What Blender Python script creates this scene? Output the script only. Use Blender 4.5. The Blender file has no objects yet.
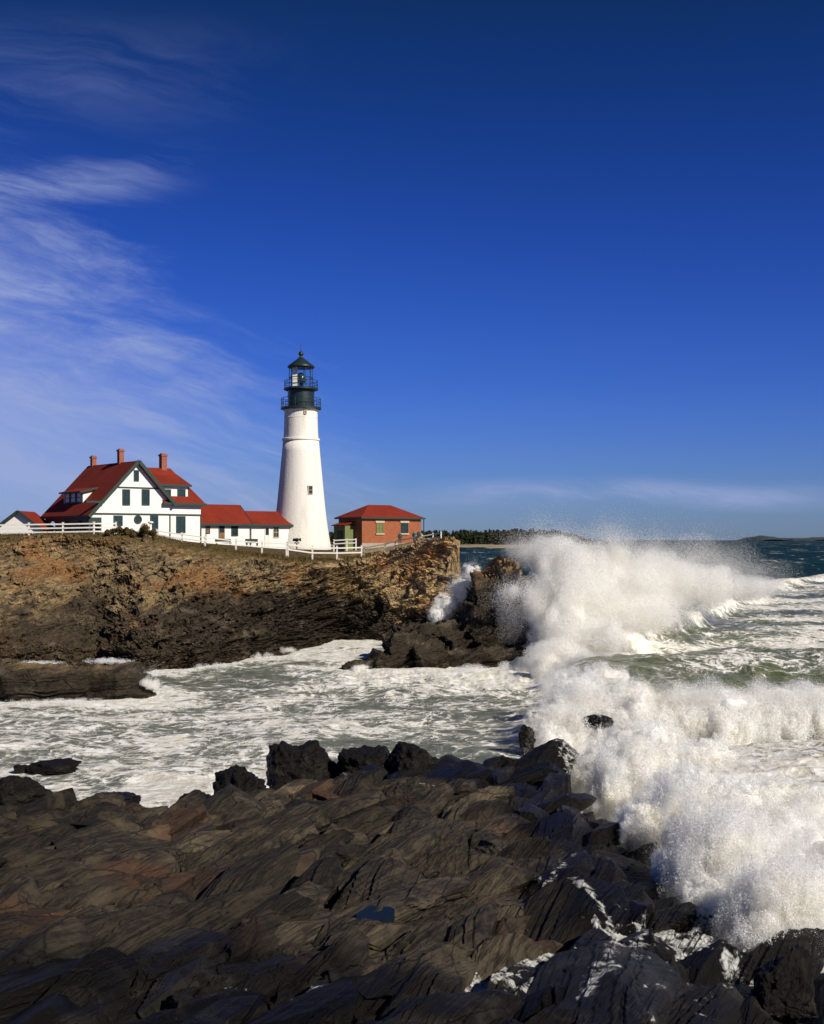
import bpy, bmesh, math, random
import numpy as np
from mathutils import Vector, Matrix, Quaternion

random.seed(7)
RNG = np.random.default_rng(11)
SC = bpy.context.scene
COL = SC.collection
F, CH, HY = 1200.0, 11.0, 538.0          # focal length in pixels, eye height above the sea (m), horizon row


def P(px, py, D):
    return np.array([(px - 412.0) / F * D, D, CH - (py - HY) / F * D])


# ------------------------------------------------------------------ noise
def _h(ix, iy, iz, seed):
    a = (ix.astype(np.int64) * 374761393 + iy.astype(np.int64) * 668265263 + iz.astype(np.int64) * 2147483647 + int(seed) * 974634777) & 0xFFFFFFFF
    a = ((a ^ (a >> 13)) * 1274126177) & 0xFFFFFFFF
    a = ((a ^ (a >> 15)) * 2246822519) & 0xFFFFFFFF
    a = a ^ (a >> 16)
    return a


def hf(ix, iy, iz, seed):
    return (_h(ix, iy, iz, seed) & 0xFFFFFF).astype(np.float64) / 0xFFFFFF


def vnoise2(x, y, seed=0):
    ix, iy = np.floor(x), np.floor(y)
    fx, fy = x - ix, y - iy
    fx, fy = fx * fx * fx * (fx * (fx * 6 - 15) + 10), fy * fy * fy * (fy * (fy * 6 - 15) + 10)
    z = np.zeros_like(ix)
    a = hf(ix, iy, z, seed); b = hf(ix + 1, iy, z, seed); c = hf(ix, iy + 1, z, seed); d = hf(ix + 1, iy + 1, z, seed)
    return (a + (b - a) * fx) * (1 - fy) + (c + (d - c) * fx) * fy


def fbm2(x, y, seed=0, octv=5, gain=0.5, lac=2.03):
    s, a, t = 0.0, 1.0, 0.0
    for k in range(octv):
        s = s + a * (vnoise2(x + k * 17.3, y - k * 9.1, seed + k) * 2 - 1); t += a
        x, y, a = x * lac, y * lac, a * gain
    return s / t


def billow2(x, y, seed=0, octv=4, gain=0.5):
    s, a, t = 0.0, 1.0, 0.0
    for k in range(octv):
        s = s + a * (1 - np.abs(vnoise2(x + k * 17.3, y - k * 9.1, seed + k) * 2 - 1)); t += a
        x, y, a = x * 2.07, y * 2.07, a * gain
    return s / t


def vnoise3(x, y, z, seed=0):
    ix, iy, iz = np.floor(x), np.floor(y), np.floor(z)
    fx, fy, fz = x - ix, y - iy, z - iz
    fx, fy, fz = [f * f * (3 - 2 * f) for f in (fx, fy, fz)]
    r = 0
    for dx in (0, 1):
        for dy in (0, 1):
            for dz in (0, 1):
                w = (fx if dx else 1 - fx) * (fy if dy else 1 - fy) * (fz if dz else 1 - fz)
                r = r + w * hf(ix + dx, iy + dy, iz + dz, seed)
    return r


def fbm3(x, y, z, seed=0, octv=4):
    s, a, t = 0.0, 1.0, 0.0
    for k in range(octv):
        s = s + a * (vnoise3(x + 3.1 * k, y - 7.7 * k, z + 5.3 * k, seed + k) * 2 - 1); t += a
        x, y, z, a = x * 2.03, y * 2.03, z * 2.03, a * 0.5
    return s / t


def sstep(a, b, x):
    t = np.clip((x - a) / (b - a), 0, 1)
    return t * t * (3 - 2 * t)


def plates(u, v, su, sv, seed, hamp, tilt, groove=0.0, gw=0.08, soft=.10, ident=False):
    """broken slabs: every cell of a jittered lattice is a small tilted plane of its own height"""
    x, y = u / su, v / sv
    ix, iy = np.floor(x), np.floor(y)
    b1 = np.full(x.shape, 9.0); b2 = np.full(x.shape, 9.0)
    h1 = np.zeros(x.shape); h2 = np.zeros(x.shape); rid = np.zeros(x.shape)
    z = np.zeros_like(ix)
    for dx in (-1, 0, 1):
        for dy in (-1, 0, 1):
            cx, cy = ix + dx, iy + dy
            ox = cx + 0.1 + 0.8 * hf(cx, cy, z, seed); oy = cy + 0.1 + 0.8 * hf(cx, cy, z, seed + 1)
            ex, ey = x - ox, y - oy
            d = ex * ex + ey * ey
            h = (hf(cx, cy, z, seed + 2) - .5) * hamp + ((hf(cx, cy, z, seed + 3) - .5) * ex * su + (hf(cx, cy, z, seed + 4) - .5) * ey * sv) * tilt
            near = d < b1
            second = (~near) & (d < b2)
            h2 = np.where(near, h1, np.where(second, h, h2))
            b2 = np.where(near, b1, np.where(second, d, b2))
            h1 = np.where(near, h, h1)
            if ident: rid = np.where(near, hf(cx, cy, z, seed + 6), rid)
            b1 = np.where(near, d, b1)
    e = np.sqrt(b2) - np.sqrt(b1)
    w = .5 + .5 * sstep(0, soft, e)
    hh = h1 * w + h2 * (1 - w)
    if groove:
        hh = hh - groove * (1 - sstep(0, gw, e))
    if ident: return hh, rid
    return hh


def saw(v, wl, seed):
    """sawtooth bedding edges of unequal width"""
    k = v / wl + 0.35 * np.sin(v / wl * 1.7 + seed) + 0.2 * np.sin(v / wl * 4.1 + 2 * seed)
    f = k - np.floor(k)
    return f * (0.4 + 1.2 * hf(np.floor(k), np.zeros_like(k), np.zeros_like(k), seed)) - .3


def ledges(Pt, amp, band, seed, dipx=.25, dipy=.1):
    """push steep faces in and out along beds so that they break into ledges instead of flutes"""
    du = np.gradient(Pt, axis=1); dv = np.gradient(Pt, axis=0)
    n = np.cross(du, dv); n /= np.linalg.norm(n, axis=-1, keepdims=True) + 1e-9
    n = np.where(n[..., 2:3] < 0, -n, n)
    x, y, z = Pt[..., 0], Pt[..., 1], Pt[..., 2]
    q = z + dipx * x + dipy * y + .5 * band * fbm3(x * .5 / band, y * .5 / band, z * .3 / band, seed, 3)
    d = saw(q, band, seed) * .8 + fbm3(x * .6 / band, y * .6 / band, q * 1.6 / band, seed + 3, 4) * 1.1
    steep = sstep(.85, .5, n[..., 2])
    out = Pt.copy()
    out[..., 0] += n[..., 0] * d * amp * steep; out[..., 1] += n[..., 1] * d * amp * steep
    return out


# ------------------------------------------------------------------ mesh helpers
def mesh_arrays(name, V, faces, mat=None, attrs=None, smooth=True, parent=None):
    V = np.ascontiguousarray(V, dtype=np.float32).reshape(-1, 3)
    faces = np.ascontiguousarray(faces, dtype=np.int32)
    n, k = faces.shape
    me = bpy.data.meshes.new(name)
    me.vertices.add(len(V)); me.vertices.foreach_set('co', V.ravel())
    me.loops.add(n * k); me.loops.foreach_set('vertex_index', faces.ravel())
    me.polygons.add(n)
    me.polygons.foreach_set('loop_start', np.arange(n, dtype=np.int32) * k)
    me.polygons.foreach_set('use_smooth', np.full(n, smooth, dtype=bool))
    for an, av in (attrs or {}).items():
        a = me.attributes.new(an, 'FLOAT', 'POINT')
        a.data.foreach_set('value', np.ascontiguousarray(av, dtype=np.float32).ravel())
    me.update(calc_edges=True)
    ob = bpy.data.objects.new(name, me)
    if mat: me.materials.append(mat)
    COL.objects.link(ob)
    if parent: ob.parent = parent
    return ob


def grid_faces(R, C):
    i = np.arange(R * C).reshape(R, C)
    return np.stack([i[:-1, :-1], i[:-1, 1:], i[1:, 1:], i[1:, :-1]], -1).reshape(-1, 4)


class MB:
    """collects boxes, prisms, tubes and lathes for ONE mesh"""
    def __init__(self): self.bm = bmesh.new()

    def box(self, x0, x1, y0, y1, z0, z1):
        v = [self.bm.verts.new((x, y, z)) for z in (z0, z1) for y in (y0, y1) for x in (x0, x1)]
        for f in ((0, 2, 3, 1), (4, 5, 7, 6), (0, 1, 5, 4), (2, 6, 7, 3), (0, 4, 6, 2), (1, 3, 7, 5)):
            self.bm.faces.new([v[i] for i in f])
        return self

    def prism(self, pts, ext):
        """polygon of 3-D points pushed along vector ext"""
        a = [self.bm.verts.new(p) for p in pts]
        b = [self.bm.verts.new(Vector(p) + Vector(ext)) for p in pts]
        self.bm.faces.new(a[::-1]); self.bm.faces.new(b)
        for i in range(len(a)):
            j = (i + 1) % len(a)
            self.bm.faces.new((a[i], a[j], b[j], b[i]))
        return self

    def slab(self, pts, th):
        """polygon thickened downwards along its own normal"""
        p = [Vector(q) for q in pts]
        n = (p[1] - p[0]).cross(p[2] - p[0]).normalized()
        if n.z < 0: n = -n
        return self.prism(pts, -n * th)

    def bar(self, a, b, w, h=None, up=(0, 0, 1)):
        a, b = Vector(a), Vector(b); h = h or w
        d = (b - a).normalized(); u = Vector(up)
        if abs(d.dot(u)) > .98: u = Vector((0, 1, 0))
        s = d.cross(u).normalized() * (w / 2); t = s.cross(d).normalized() * (h / 2)
        return self.prism([a - s - t, a + s - t, a + s + t, a - s + t], b - a)

    def tube(self, a, b, r0, r1=None, n=8):
        a, b = Vector(a), Vector(b); r1 = r0 if r1 is None else r1
        d = (b - a).normalized(); u = Vector((0, 0, 1)) if abs(d.z) < .95 else Vector((1, 0, 0))
        s = d.cross(u).normalized(); t = s.cross(d)
        A = [self.bm.verts.new(a + (s * math.cos(k * 2 * math.pi / n) + t * math.sin(k * 2 * math.pi / n)) * r0) for k in range(n)]
        B = [self.bm.verts.new(b + (s * math.cos(k * 2 * math.pi / n) + t * math.sin(k * 2 * math.pi / n)) * r1) for k in range(n)]
        self.bm.faces.new(A); self.bm.faces.new(B[::-1])
        for k in range(n):
            self.bm.faces.new((A[k], B[k], B[(k + 1) % n], A[(k + 1) % n]))
        return self

    def lathe(self, prof, n=48, c=(0, 0), cap=True, smooth=True, split=False):
        if split:
            for a, b in zip(prof[:-1], prof[1:]): self.lathe([a, b], n, c, False, smooth)
            return self
        rings = []
        for r, z in prof:
            rings.append([self.bm.verts.new((c[0] + r * math.cos(2 * math.pi * k / n), c[1] + r * math.sin(2 * math.pi * k / n), z)) for k in range(n)])
        for A, B in zip(rings[:-1], rings[1:]):
            for k in range(n):
                f = self.bm.faces.new((A[k], A[(k + 1) % n], B[(k + 1) % n], B[k])); f.smooth = smooth
        if cap:
            self.bm.faces.new(rings[0][::-1]); self.bm.faces.new(rings[-1])
        return self

    def torus(self, R, r, z, n=40, m=6):
        rings = []
        for k in range(n):
            a = 2 * math.pi * k / n
            rings.append([self.bm.verts.new(((R + r * math.cos(2 * math.pi * j / m)) * math.cos(a), (R + r * math.cos(2 * math.pi * j / m)) * math.sin(a), z + r * math.sin(2 * math.pi * j / m))) for j in range(m)])
        for k in range(n):
            A, B = rings[k], rings[(k + 1) % n]
            for j in range(m):
                self.bm.faces.new((A[j], B[j], B[(j + 1) % m], A[(j + 1) % m])).smooth = True
        return self

    def build(self, name, mat, parent=None):
        bmesh.ops.recalc_face_normals(self.bm, faces=self.bm.faces[:])
        me = bpy.data.meshes.new(name); self.bm.to_mesh(me); self.bm.free()
        o = bpy.data.objects.new(name, me); me.materials.append(mat); COL.objects.link(o)
        if parent: o.parent = parent
        return o


def thing(name, label, cat, loc=(0, 0, 0), rz=0.0, group=None):
    o = bpy.data.objects.new(name, None); COL.objects.link(o)
    o.location = loc; o.rotation_euler = (0, 0, rz)
    return tag(o, label, cat, group)


def tag(o, label=None, cat=None, group=None, kind=None):
    if label: o['label'] = label
    if cat: o['category'] = cat
    if group: o['group'] = group
    if kind: o['kind'] = kind
    return o


# ------------------------------------------------------------------ node helpers
class NT:
    def __init__(self, tree): self.t = tree; tree.nodes.clear()

    def n(self, typ, **kw):
        nd = self.t.nodes.new(typ)
        ins = kw.pop('ins', {})
        for k, v in kw.items(): setattr(nd, k, v)
        for k, v in ins.items():
            if isinstance(v, bpy.types.NodeSocket): self.t.links.new(v, nd.inputs[k])
            else: nd.inputs[k].default_value = v
        return nd

    def math(self, op, a, b=None, c=None, clamp=False):
        ins = {0: a}
        if b is not None: ins[1] = b
        if c is not None: ins[2] = c
        return self.n('ShaderNodeMath', operation=op, use_clamp=clamp, ins=ins).outputs[0]

    def sstep(self, x, a, b, lo=0.0, hi=1.0):
        return self.n('ShaderNodeMapRange', interpolation_type='SMOOTHSTEP', ins={0: x, 1: a, 2: b, 3: lo, 4: hi}).outputs[0]

    def lin(self, x, a, b, lo=0.0, hi=1.0):
        return self.n('ShaderNodeMapRange', ins={0: x, 1: a, 2: b, 3: lo, 4: hi}).outputs[0]

    def mix(self, f, a, b):
        nd = self.n('ShaderNodeMix', data_type='RGBA')
        for i, v in ((0, f), (6, a), (7, b)):
            if isinstance(v, bpy.types.NodeSocket): self.t.links.new(v, nd.inputs[i])
            else: nd.inputs[i].default_value = v if i == 0 else (tuple(v) + (1,) if len(v) == 3 else v)
        return nd.outputs[2]

    def noise(self, vec, scale, detail=5, rough=.55, dist=0.0, lac=2.0):
        return self.n('ShaderNodeTexNoise', ins={'Vector': vec, 'Scale': scale, 'Detail': detail, 'Roughness': rough, 'Distortion': dist, 'Lacunarity': lac})

    def vor(self, vec, scale, feature='F1', rnd=1.0):
        return self.n('ShaderNodeTexVoronoi', feature=feature, ins={'Vector': vec, 'Scale': scale, 'Randomness': rnd})

    def mapping(self, vec, loc=(0, 0, 0), rot=(0, 0, 0), scale=(1, 1, 1)):
        return self.n('ShaderNodeMapping', ins={0: vec, 1: loc, 2: rot, 3: scale}).outputs[0]

    def turned(self, vec, rot, scale, loc=(0, 0, 0)):
        return self.mapping(self.mapping(vec, rot=rot), loc=loc, scale=scale)

    def attr(self, name): return self.n('ShaderNodeAttribute', attribute_name=name).outputs['Fac']

    def bump(self, h, strength=.5, dist=.1, normal=None):
        ins = {'Height': h, 'Strength': strength, 'Distance': dist}
        if normal is not None: ins['Normal'] = normal
        return self.n('ShaderNodeBump', ins=ins).outputs[0]


def new_mat(name):
    m = bpy.data.materials.new(name); m.use_nodes = True
    t = NT(m.node_tree)
    out = t.n('ShaderNodeOutputMaterial')
    return m, t, out


def simple(name, col, rough=.6, var=.12, scale=3.0, bump=0.0, metal=0.0, spec=.5):
    m, t, out = new_mat(name)
    co = t.n('ShaderNodeTexCoord').outputs['Object']
    nz = t.noise(co, scale, 6).outputs[0]
    f = t.lin(nz, .25, .75, 1 - var, 1 + var)
    c = t.n('ShaderNodeVectorMath', operation='SCALE', ins={0: tuple(col), 'Scale': f}).outputs[0]
    ins = {'Base Color': c, 'Roughness': rough, 'Metallic': metal, 'Specular IOR Level': spec}
    b = t.n('ShaderNodeBsdfPrincipled', ins=ins)
    if bump:
        nb = t.noise(co, scale * 6, 4).outputs[0]
        t.t.links.new(t.bump(nb, bump, .03), b.inputs['Normal'])
    t.t.links.new(b.outputs[0], out.inputs[0])
    return m


M = {}
M['white'] = simple('white_clapboard_paint', (.80, .78, .72), .7, .05, 1.5)
M['trim'] = simple('dark_green_trim_paint', (.017, .036, .024), .6, .2, 2.0)
M['darkgreen'] = simple('black_green_iron', (.013, .026, .026), .38, .25, 1.0)
M['glass'] = simple('window_glass', (.02, .04, .045), .12, .3, 1.0)
M['porch_dark'] = simple('porch_green_wall', (.03, .055, .045), .6, .2, 1.0)
M['fence'] = simple('fence_white_paint', (.74, .71, .62), .7, .12, 4.0)
M['stone_trim'] = simple('pale_stone_trim', (.5, .42, .28), .8, .1, 3.0)
M['lime_green'] = simple('olive_green_paint', (.145, .165, .048), .6, .12, 2.0)
M['black'] = simple('black_iron', (.012, .012, .013), .4, .2, 4.0)
M['wood'] = simple('brown_door_wood', (.20, .10, .04), .6, .2, 3.0)
M['curtain'] = simple('white_lantern_curtain', (.8, .76, .68), .8, .05, 2.0)
M['lens'] = simple('lens_glass_brass', (.03, .055, .05), .15, .2, 3.0, spec=.8)
M['concrete'] = simple('pale_concrete', (.35, .31, .24), .85, .15, 2.0)


def brick_mat(name, c1, c2, mortar, sx=1.0):
    m, t, out = new_mat(name)
    co = t.n('ShaderNodeTexCoord').outputs['Object']
    br = t.n('ShaderNodeTexBrick', ins={'Vector': t.mapping(co, rot=(math.radians(90), 0, 0)), 'Color1': (*c1, 1), 'Color2': (*c2, 1), 'Mortar': (*mortar, 1), 'Scale': 4.0, 'Mortar Size': .014, 'Brick Width': .9, 'Row Height': .3})
    nz = t.noise(co, .9, 5).outputs[0]
    c = t.mix(t.lin(nz, .35, .7, 0, .45), br.outputs[0], tuple(x * .62 for x in c1))
    b = t.n('ShaderNodeBsdfPrincipled', ins={'Base Color': c, 'Roughness': .85})
    t.t.links.new(b.outputs[0], out.inputs[0])
    return m


M['brick'] = brick_mat('red_brick', (.36, .108, .034), (.25, .070, .025), (.28, .13, .07))
M['chimney'] = brick_mat('chimney_brick', (.33, .10, .05), (.25, .075, .04), (.3, .2, .15))


def roof_mat():
    m, t, out = new_mat('red_shingle_roof')
    co = t.n('ShaderNodeTexCoord').outputs['Object']
    z = t.n('ShaderNodeSeparateXYZ', ins={0: co}).outputs[2]
    rows = t.math('FRACT', t.math('MULTIPLY', z, 5.0))
    nz = t.noise(t.mapping(co, scale=(3, 3, 5)), 1.6, 6, .7).outputs[0]
    big = t.noise(co, .5, 4).outputs[0]
    f = t.math('MULTIPLY', t.lin(nz, .2, .8, .72, 1.25), t.lin(big, .3, .7, .85, 1.12))
    c = t.n('ShaderNodeVectorMath', operation='SCALE', ins={0: (.195, .023, .010), 'Scale': f}).outputs[0]
    b = t.n('ShaderNodeBsdfPrincipled', ins={'Base Color': c, 'Roughness': .9, 'Specular IOR Level': .2, 'Normal': t.bump(rows, .5, .03)})
    t.t.links.new(b.outputs[0], out.inputs[0])
    return m


M['roof'] = roof_mat()


def tower_mat():
    m, t, out = new_mat('whitewashed_rubble_stone')
    co = t.n('ShaderNodeTexCoord').outputs['Object']
    v = t.vor(t.n('ShaderNodeVectorMath', operation='MULTIPLY_ADD', ins={0: t.noise(co, 1.2, 3).outputs['Color'], 1: (.8, .8, .8), 2: co}).outputs[0], 2.3, 'DISTANCE_TO_EDGE').outputs['Distance']
    h = t.sstep(v, 0, .12)
    z = t.n('ShaderNodeSeparateXYZ', ins={0: co}).outputs[2]
    n2 = t.noise(co, 4, 6).outputs[0]
    hh = t.math('ADD', h, t.math('MULTIPLY', n2, .8))
    st = t.noise(t.mapping(co, scale=(1.6, 1.6, .12)), 1.0, 5).outputs[0]
    c = t.mix(t.sstep(st, .5, .75, 0, .45), (.80, .76, .67), (.58, .50, .38))
    c = t.mix(t.sstep(n2, .6, .75, 0, .35), c, (.62, .57, .48))
    low = t.sstep(z, 16, 13.5)
    strength = t.math('MULTIPLY_ADD', low, .12, .16)
    b = t.n('ShaderNodeBsdfPrincipled', ins={'Base Color': c, 'Roughness': .85, 'Specular IOR Level': .2, 'Normal': t.bump(hh, strength, .12)})
    t.t.links.new(b.outputs[0], out.inputs[0])
    return m


M['tower'] = tower_mat()


def rock_mat(name, fore):
    """layered coastal rock; attribute wet darkens and smooths it; warm, grass and foam tint or cover it"""
    m, t, out = new_mat(name)
    co = t.n('ShaderNodeTexCoord').outputs['Object']
    wet, warm, grass, foam = t.attr('wet'), t.attr('warm'), t.attr('grass'), t.attr('foam')
    if fore:
        str_co = t.turned(co, (0, 0, math.radians(27)), (8.0, .40, 4.0))
        k = 1.0
    else:
        str_co = t.turned(co, (0, math.radians(20), 0), (.30, .5, 2.2))
        k = .45
    strata = t.noise(str_co, 1.5, 8, .68, .05 if fore else .4).outputs[0]
    fine = t.noise(co, 6.0 * k, 9, .65).outputs[0]
    mid = t.noise(co, 1.1 * k, 7, .6, .5).outputs[0]
    big = t.noise(co, .28 * k, 5, .55, .8).outputs[0]
    crack = t.vor(t.turned(t.n('ShaderNodeVectorMath', operation='MULTIPLY_ADD', ins={0: t.noise(co, .8 * k, 5).outputs['Color'], 1: (.5, .5, .5), 2: co}).outputs[0], (0, 0, math.radians(25)), (1.0 * k, .38 * k, 1.0 * k)), 1.0, 'DISTANCE_TO_EDGE').outputs['Distance']
    crk = t.sstep(crack, .0, .022)
    if fore:
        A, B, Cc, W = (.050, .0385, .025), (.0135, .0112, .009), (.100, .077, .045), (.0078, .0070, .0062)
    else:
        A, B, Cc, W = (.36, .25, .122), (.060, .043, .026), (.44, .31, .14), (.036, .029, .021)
    lam = t.noise(t.turned(co, (0, 0, math.radians(27)), (30.0, .8, 9.0)) if fore else t.turned(co, (0, math.radians(20), 0), (1.2, 1.6, 8.0)), 1.0, 5, .6, 0.0).outputs[0]
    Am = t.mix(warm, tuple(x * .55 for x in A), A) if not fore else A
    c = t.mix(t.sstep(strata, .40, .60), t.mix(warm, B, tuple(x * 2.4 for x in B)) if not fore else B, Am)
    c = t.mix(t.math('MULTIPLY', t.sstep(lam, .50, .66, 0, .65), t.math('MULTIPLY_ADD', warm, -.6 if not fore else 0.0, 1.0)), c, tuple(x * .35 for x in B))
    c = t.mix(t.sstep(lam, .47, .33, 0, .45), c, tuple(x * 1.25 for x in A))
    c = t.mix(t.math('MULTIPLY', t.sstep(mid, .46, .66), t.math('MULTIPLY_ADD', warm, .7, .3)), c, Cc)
    c = t.mix(t.math('MULTIPLY', t.sstep(big, .53, .64), .75 if fore else .5), c, (.060, .030, .017) if fore else (.30, .125, .035))
    c = t.mix(t.sstep(fine, .52, .74, 0, .55), c, tuple(x * .3 for x in B))
    c = t.mix(t.sstep(t.noise(co, 2.7 * k, 8, .7).outputs[0], .57, .72, 0, .4), c, (.19, .175, .14) if not fore else (.075, .066, .052))
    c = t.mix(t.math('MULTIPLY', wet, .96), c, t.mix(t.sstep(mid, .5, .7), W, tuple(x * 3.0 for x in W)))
    c = t.mix(t.math('MULTIPLY', t.math('SUBTRACT', 1.0, crk), .75 if fore else .25), c, (.009, .008, .007))
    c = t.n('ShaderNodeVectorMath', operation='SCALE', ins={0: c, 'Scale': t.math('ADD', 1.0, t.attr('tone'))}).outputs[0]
    # dry grass and turf on the cliff top
    g1 = t.noise(co, 1.3, 8, .7).outputs[0]
    gc = t.mix(t.sstep(g1, .35, .65), (.050, .040, .014), (.150, .098, .035))
    c = t.mix(t.sstep(t.math('ADD', grass, t.lin(g1, .25, .75, -.35, .35)), .4, .6), c, gc)
    # sea foam lying in hollows
    fl = t.noise(co, 3.2 if fore else 1.2, 9, .68, 1.2).outputs[0]
    fm = t.math('MULTIPLY', t.sstep(foam, .04, .2), t.sstep(t.math('ADD', foam, t.lin(fl, .25, .75, -.75, .75)), .45, .95))
    c = t.mix(t.math('MULTIPLY', fm, .9), c, (.60, .60, .56))
    hgt = t.math('ADD', t.math('MULTIPLY', strata, 1.2), t.math('ADD', t.math('MULTIPLY', fine, .55), t.math('MULTIPLY', crk, .35)))
    hgt = t.math('ADD', hgt, t.math('MULTIPLY', mid, .8))
    hgt = t.math('ADD', hgt, t.math('MULTIPLY', lam, .5))
    rough = t.math('MULTIPLY_ADD', wet, -.42, .80)
    b = t.n('ShaderNodeBsdfPrincipled', ins={'Base Color': c, 'Roughness': rough, 'Specular IOR Level': t.math('MULTIPLY_ADD', wet, -.13, .2), 'Normal': t.bump(hgt, .8, .09 if fore else .3)})
    t.t.links.new(b.outputs[0], out.inputs[0])
    return m


M['rock_fore'] = rock_mat('wet_slate_rock', True)
M['rock_cliff'] = rock_mat('weathered_cliff_rock', False)


def sea_mat():
    m, t, out = new_mat('sea_water')
    co = t.n('ShaderNodeTexCoord').outputs['Object']
    foam, milk = t.attr('foam'), t.attr('milk')
    flat = t.mapping(co, scale=(1, 1, .35))
    w = t.noise(flat, .22, 4, .55).outputs['Color']
    wc = t.n('ShaderNodeVectorMath', operation='MULTIPLY_ADD', ins={0: w, 1: (3.0, 3.0, 0), 2: flat}).outputs[0]
    n1 = t.noise(wc, .30, 9, .62, .6).outputs[0]
    n2 = t.noise(wc, 1.5, 7, .65, .8).outputs[0]
    lace = t.vor(wc, .85, 'DISTANCE_TO_EDGE').outputs['Distance']
    lace2 = t.vor(wc, 2.6, 'DISTANCE_TO_EDGE').outputs['Distance']
    lc = t.math('ADD', t.sstep(lace, .22, 0.0, 0, .17), t.sstep(lace2, .2, 0.0, 0, .10))
    pat = t.math('ADD', t.math('ADD', t.lin(n1, .25, .75, 0, .62), t.lin(n2, .25, .75, 0, .38)), lc)
    s = t.math('ADD', pat, foam)
    fm = t.sstep(s, .93, 1.20)
    thin = t.sstep(s, .70, 1.1)
    # caps far out
    far = t.attr('far')
    capn = t.noise(t.mapping(co, scale=(.055, .022, 1)), 1.0, 6, .7).outputs[0]
    cap = t.math('MULTIPLY', t.sstep(capn, .60, .635), far)
    fm = t.math('MAXIMUM', fm, t.math('MULTIPLY', cap, .8))
    deep = t.mix(t.noise(co, .05, 5).outputs[0], (.006, .032, .032), (.010, .046, .044))
    deep = t.mix(t.sstep(t.noise(t.mapping(co, scale=(.03, .012, 1)), 1.0, 8, .7).outputs[0], .38, .62), tuple(x * .6 for x in (.008, .034, .036)), deep)
    mk = t.mix(t.sstep(n2, .35, .7), (.100, .118, .080), (.175, .182, .125))
    mk = t.mix(t.attr('green'), mk, t.mix(t.sstep(n2, .35, .7), (.065, .090, .036), (.135, .140, .060)))
    base = t.mix(milk, deep, mk)
    base = t.mix(t.math('MULTIPLY', thin, t.math('MULTIPLY', milk, .45)), base, (.30, .30, .22))
    foamc = t.mix(t.sstep(n2, .38, .62), (.62, .58, .47), (.86, .85, .81))
    c = t.mix(fm, base, foamc)
    rip = t.noise(co, 2.2, 8, .62).outputs[0]
    rip2 = t.noise(t.mapping(co, scale=(.07, .035, 1)), 1.0, 9, .7).outputs[0]
    hb = t.math('ADD', t.math('MULTIPLY', rip, .35), t.math('ADD', t.math('MULTIPLY', fm, .45), t.math('MULTIPLY', t.math('MULTIPLY', rip2, far), 16.0)))
    hb = t.math('ADD', hb, t.math('MULTIPLY', n2, .4))
    rough = t.math('ADD', t.math('MULTIPLY_ADD', fm, .55, .28), t.math('MULTIPLY', far, .25))
    b = t.n('ShaderNodeBsdfPrincipled', ins={'Base Color': c, 'Roughness': rough, 'IOR': 1.33, 'Specular IOR Level': t.math('MAXIMUM', t.math('ADD', t.math('MULTIPLY_ADD', fm, -.4, .5), t.math('MULTIPLY', far, -.36)), .05), 'Normal': t.bump(hb, .8, .35)})
    t.t.links.new(b.outputs[0], out.inputs[0])
    return m


M['sea'] = sea_mat()


def spray_mat():
    m, t, out = new_mat('white_spray')
    co = t.n('ShaderNodeTexCoord').outputs['Object']
    nz = t.noise(co, .8, 5).outputs[0]
    c = t.mix(t.sstep(nz, .35, .7), (.96, .945, .90), (.985, .985, .975))
    d = t.n('ShaderNodeBsdfDiffuse', ins={'Color': c})
    tr = t.n('ShaderNodeBsdfTranslucent', ins={'Color': c})
    mx = t.n('ShaderNodeMixShader', ins={0: .5, 1: d.outputs[0], 2: tr.outputs[0]})
    t.t.links.new(mx.outputs[0], out.inputs[0])
    return m


M['spray'] = spray_mat()


def leaf_mat(name, a, b_, trans=.25):
    m, t, out = new_mat(name)
    co = t.n('ShaderNodeTexCoord').outputs['Object']
    nz = t.noise(co, 2.5 if name != 'far_tree_green' else .03, 5, .7).outputs[0]
    c = t.mix(t.sstep(nz, .35, .65), a, b_)
    d = t.n('ShaderNodeBsdfDiffuse', ins={'Color': c}); tr = t.n('ShaderNodeBsdfTranslucent', ins={'Color': c})
    mx = t.n('ShaderNodeMixShader', ins={0: trans, 1: d.outputs[0], 2: tr.outputs[0]})
    t.t.links.new(mx.outputs[0], out.inputs[0])
    return m


M['shrub'] = leaf_mat('olive_shrub_leaf', (.085, .070, .028), (.16, .105, .045))
M['dry'] = leaf_mat('dry_grass_blade', (.09, .07, .025), (.19, .13, .05))
M['fartree'] = leaf_mat('far_tree_green', (.022, .032, .016), (.045, .05, .026), .1)
M['farsand'] = simple('far_shore_rock', (.26, .20, .13), .9, .3, .02)
M['farhill'] = simple('far_island_rock', (.035, .05, .05), .9, .3, .005)

# ------------------------------------------------------------------ camera, light, sky
cam = bpy.data.cameras.new('camera'); co_ = bpy.data.objects.new('camera', cam); COL.objects.link(co_)
co_.location = (0, 0, CH); co_.rotation_euler = (math.radians(90), 0, 0)
cam.sensor_fit = 'AUTO'; cam.sensor_width = 36.0; cam.lens = 36.0 * F / 1024.0
cam.shift_y = (HY - 512.0) / 1024.0; cam.clip_start = .5; cam.clip_end = 60000
SC.camera = co_

SUN_EL, SUN_AZ = 34.0, 48.0             # degrees; azimuth measured to the right of straight behind the camera
sv = Vector((math.sin(math.radians(SUN_AZ)) * math.cos(math.radians(SUN_EL)), -math.cos(math.radians(SUN_AZ)) * math.cos(math.radians(SUN_EL)), math.sin(math.radians(SUN_EL))))
sl = bpy.data.lights.new('sun', 'SUN'); so = bpy.data.objects.new('sun', sl); COL.objects.link(so)
so.rotation_euler = (-sv).to_track_quat('-Z', 'Y').to_euler(); so.location = (40, -40, 60)
sl.energy = 4.6; sl.angle = math.radians(.55); sl.color = (1.0, .93, .82)

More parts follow.
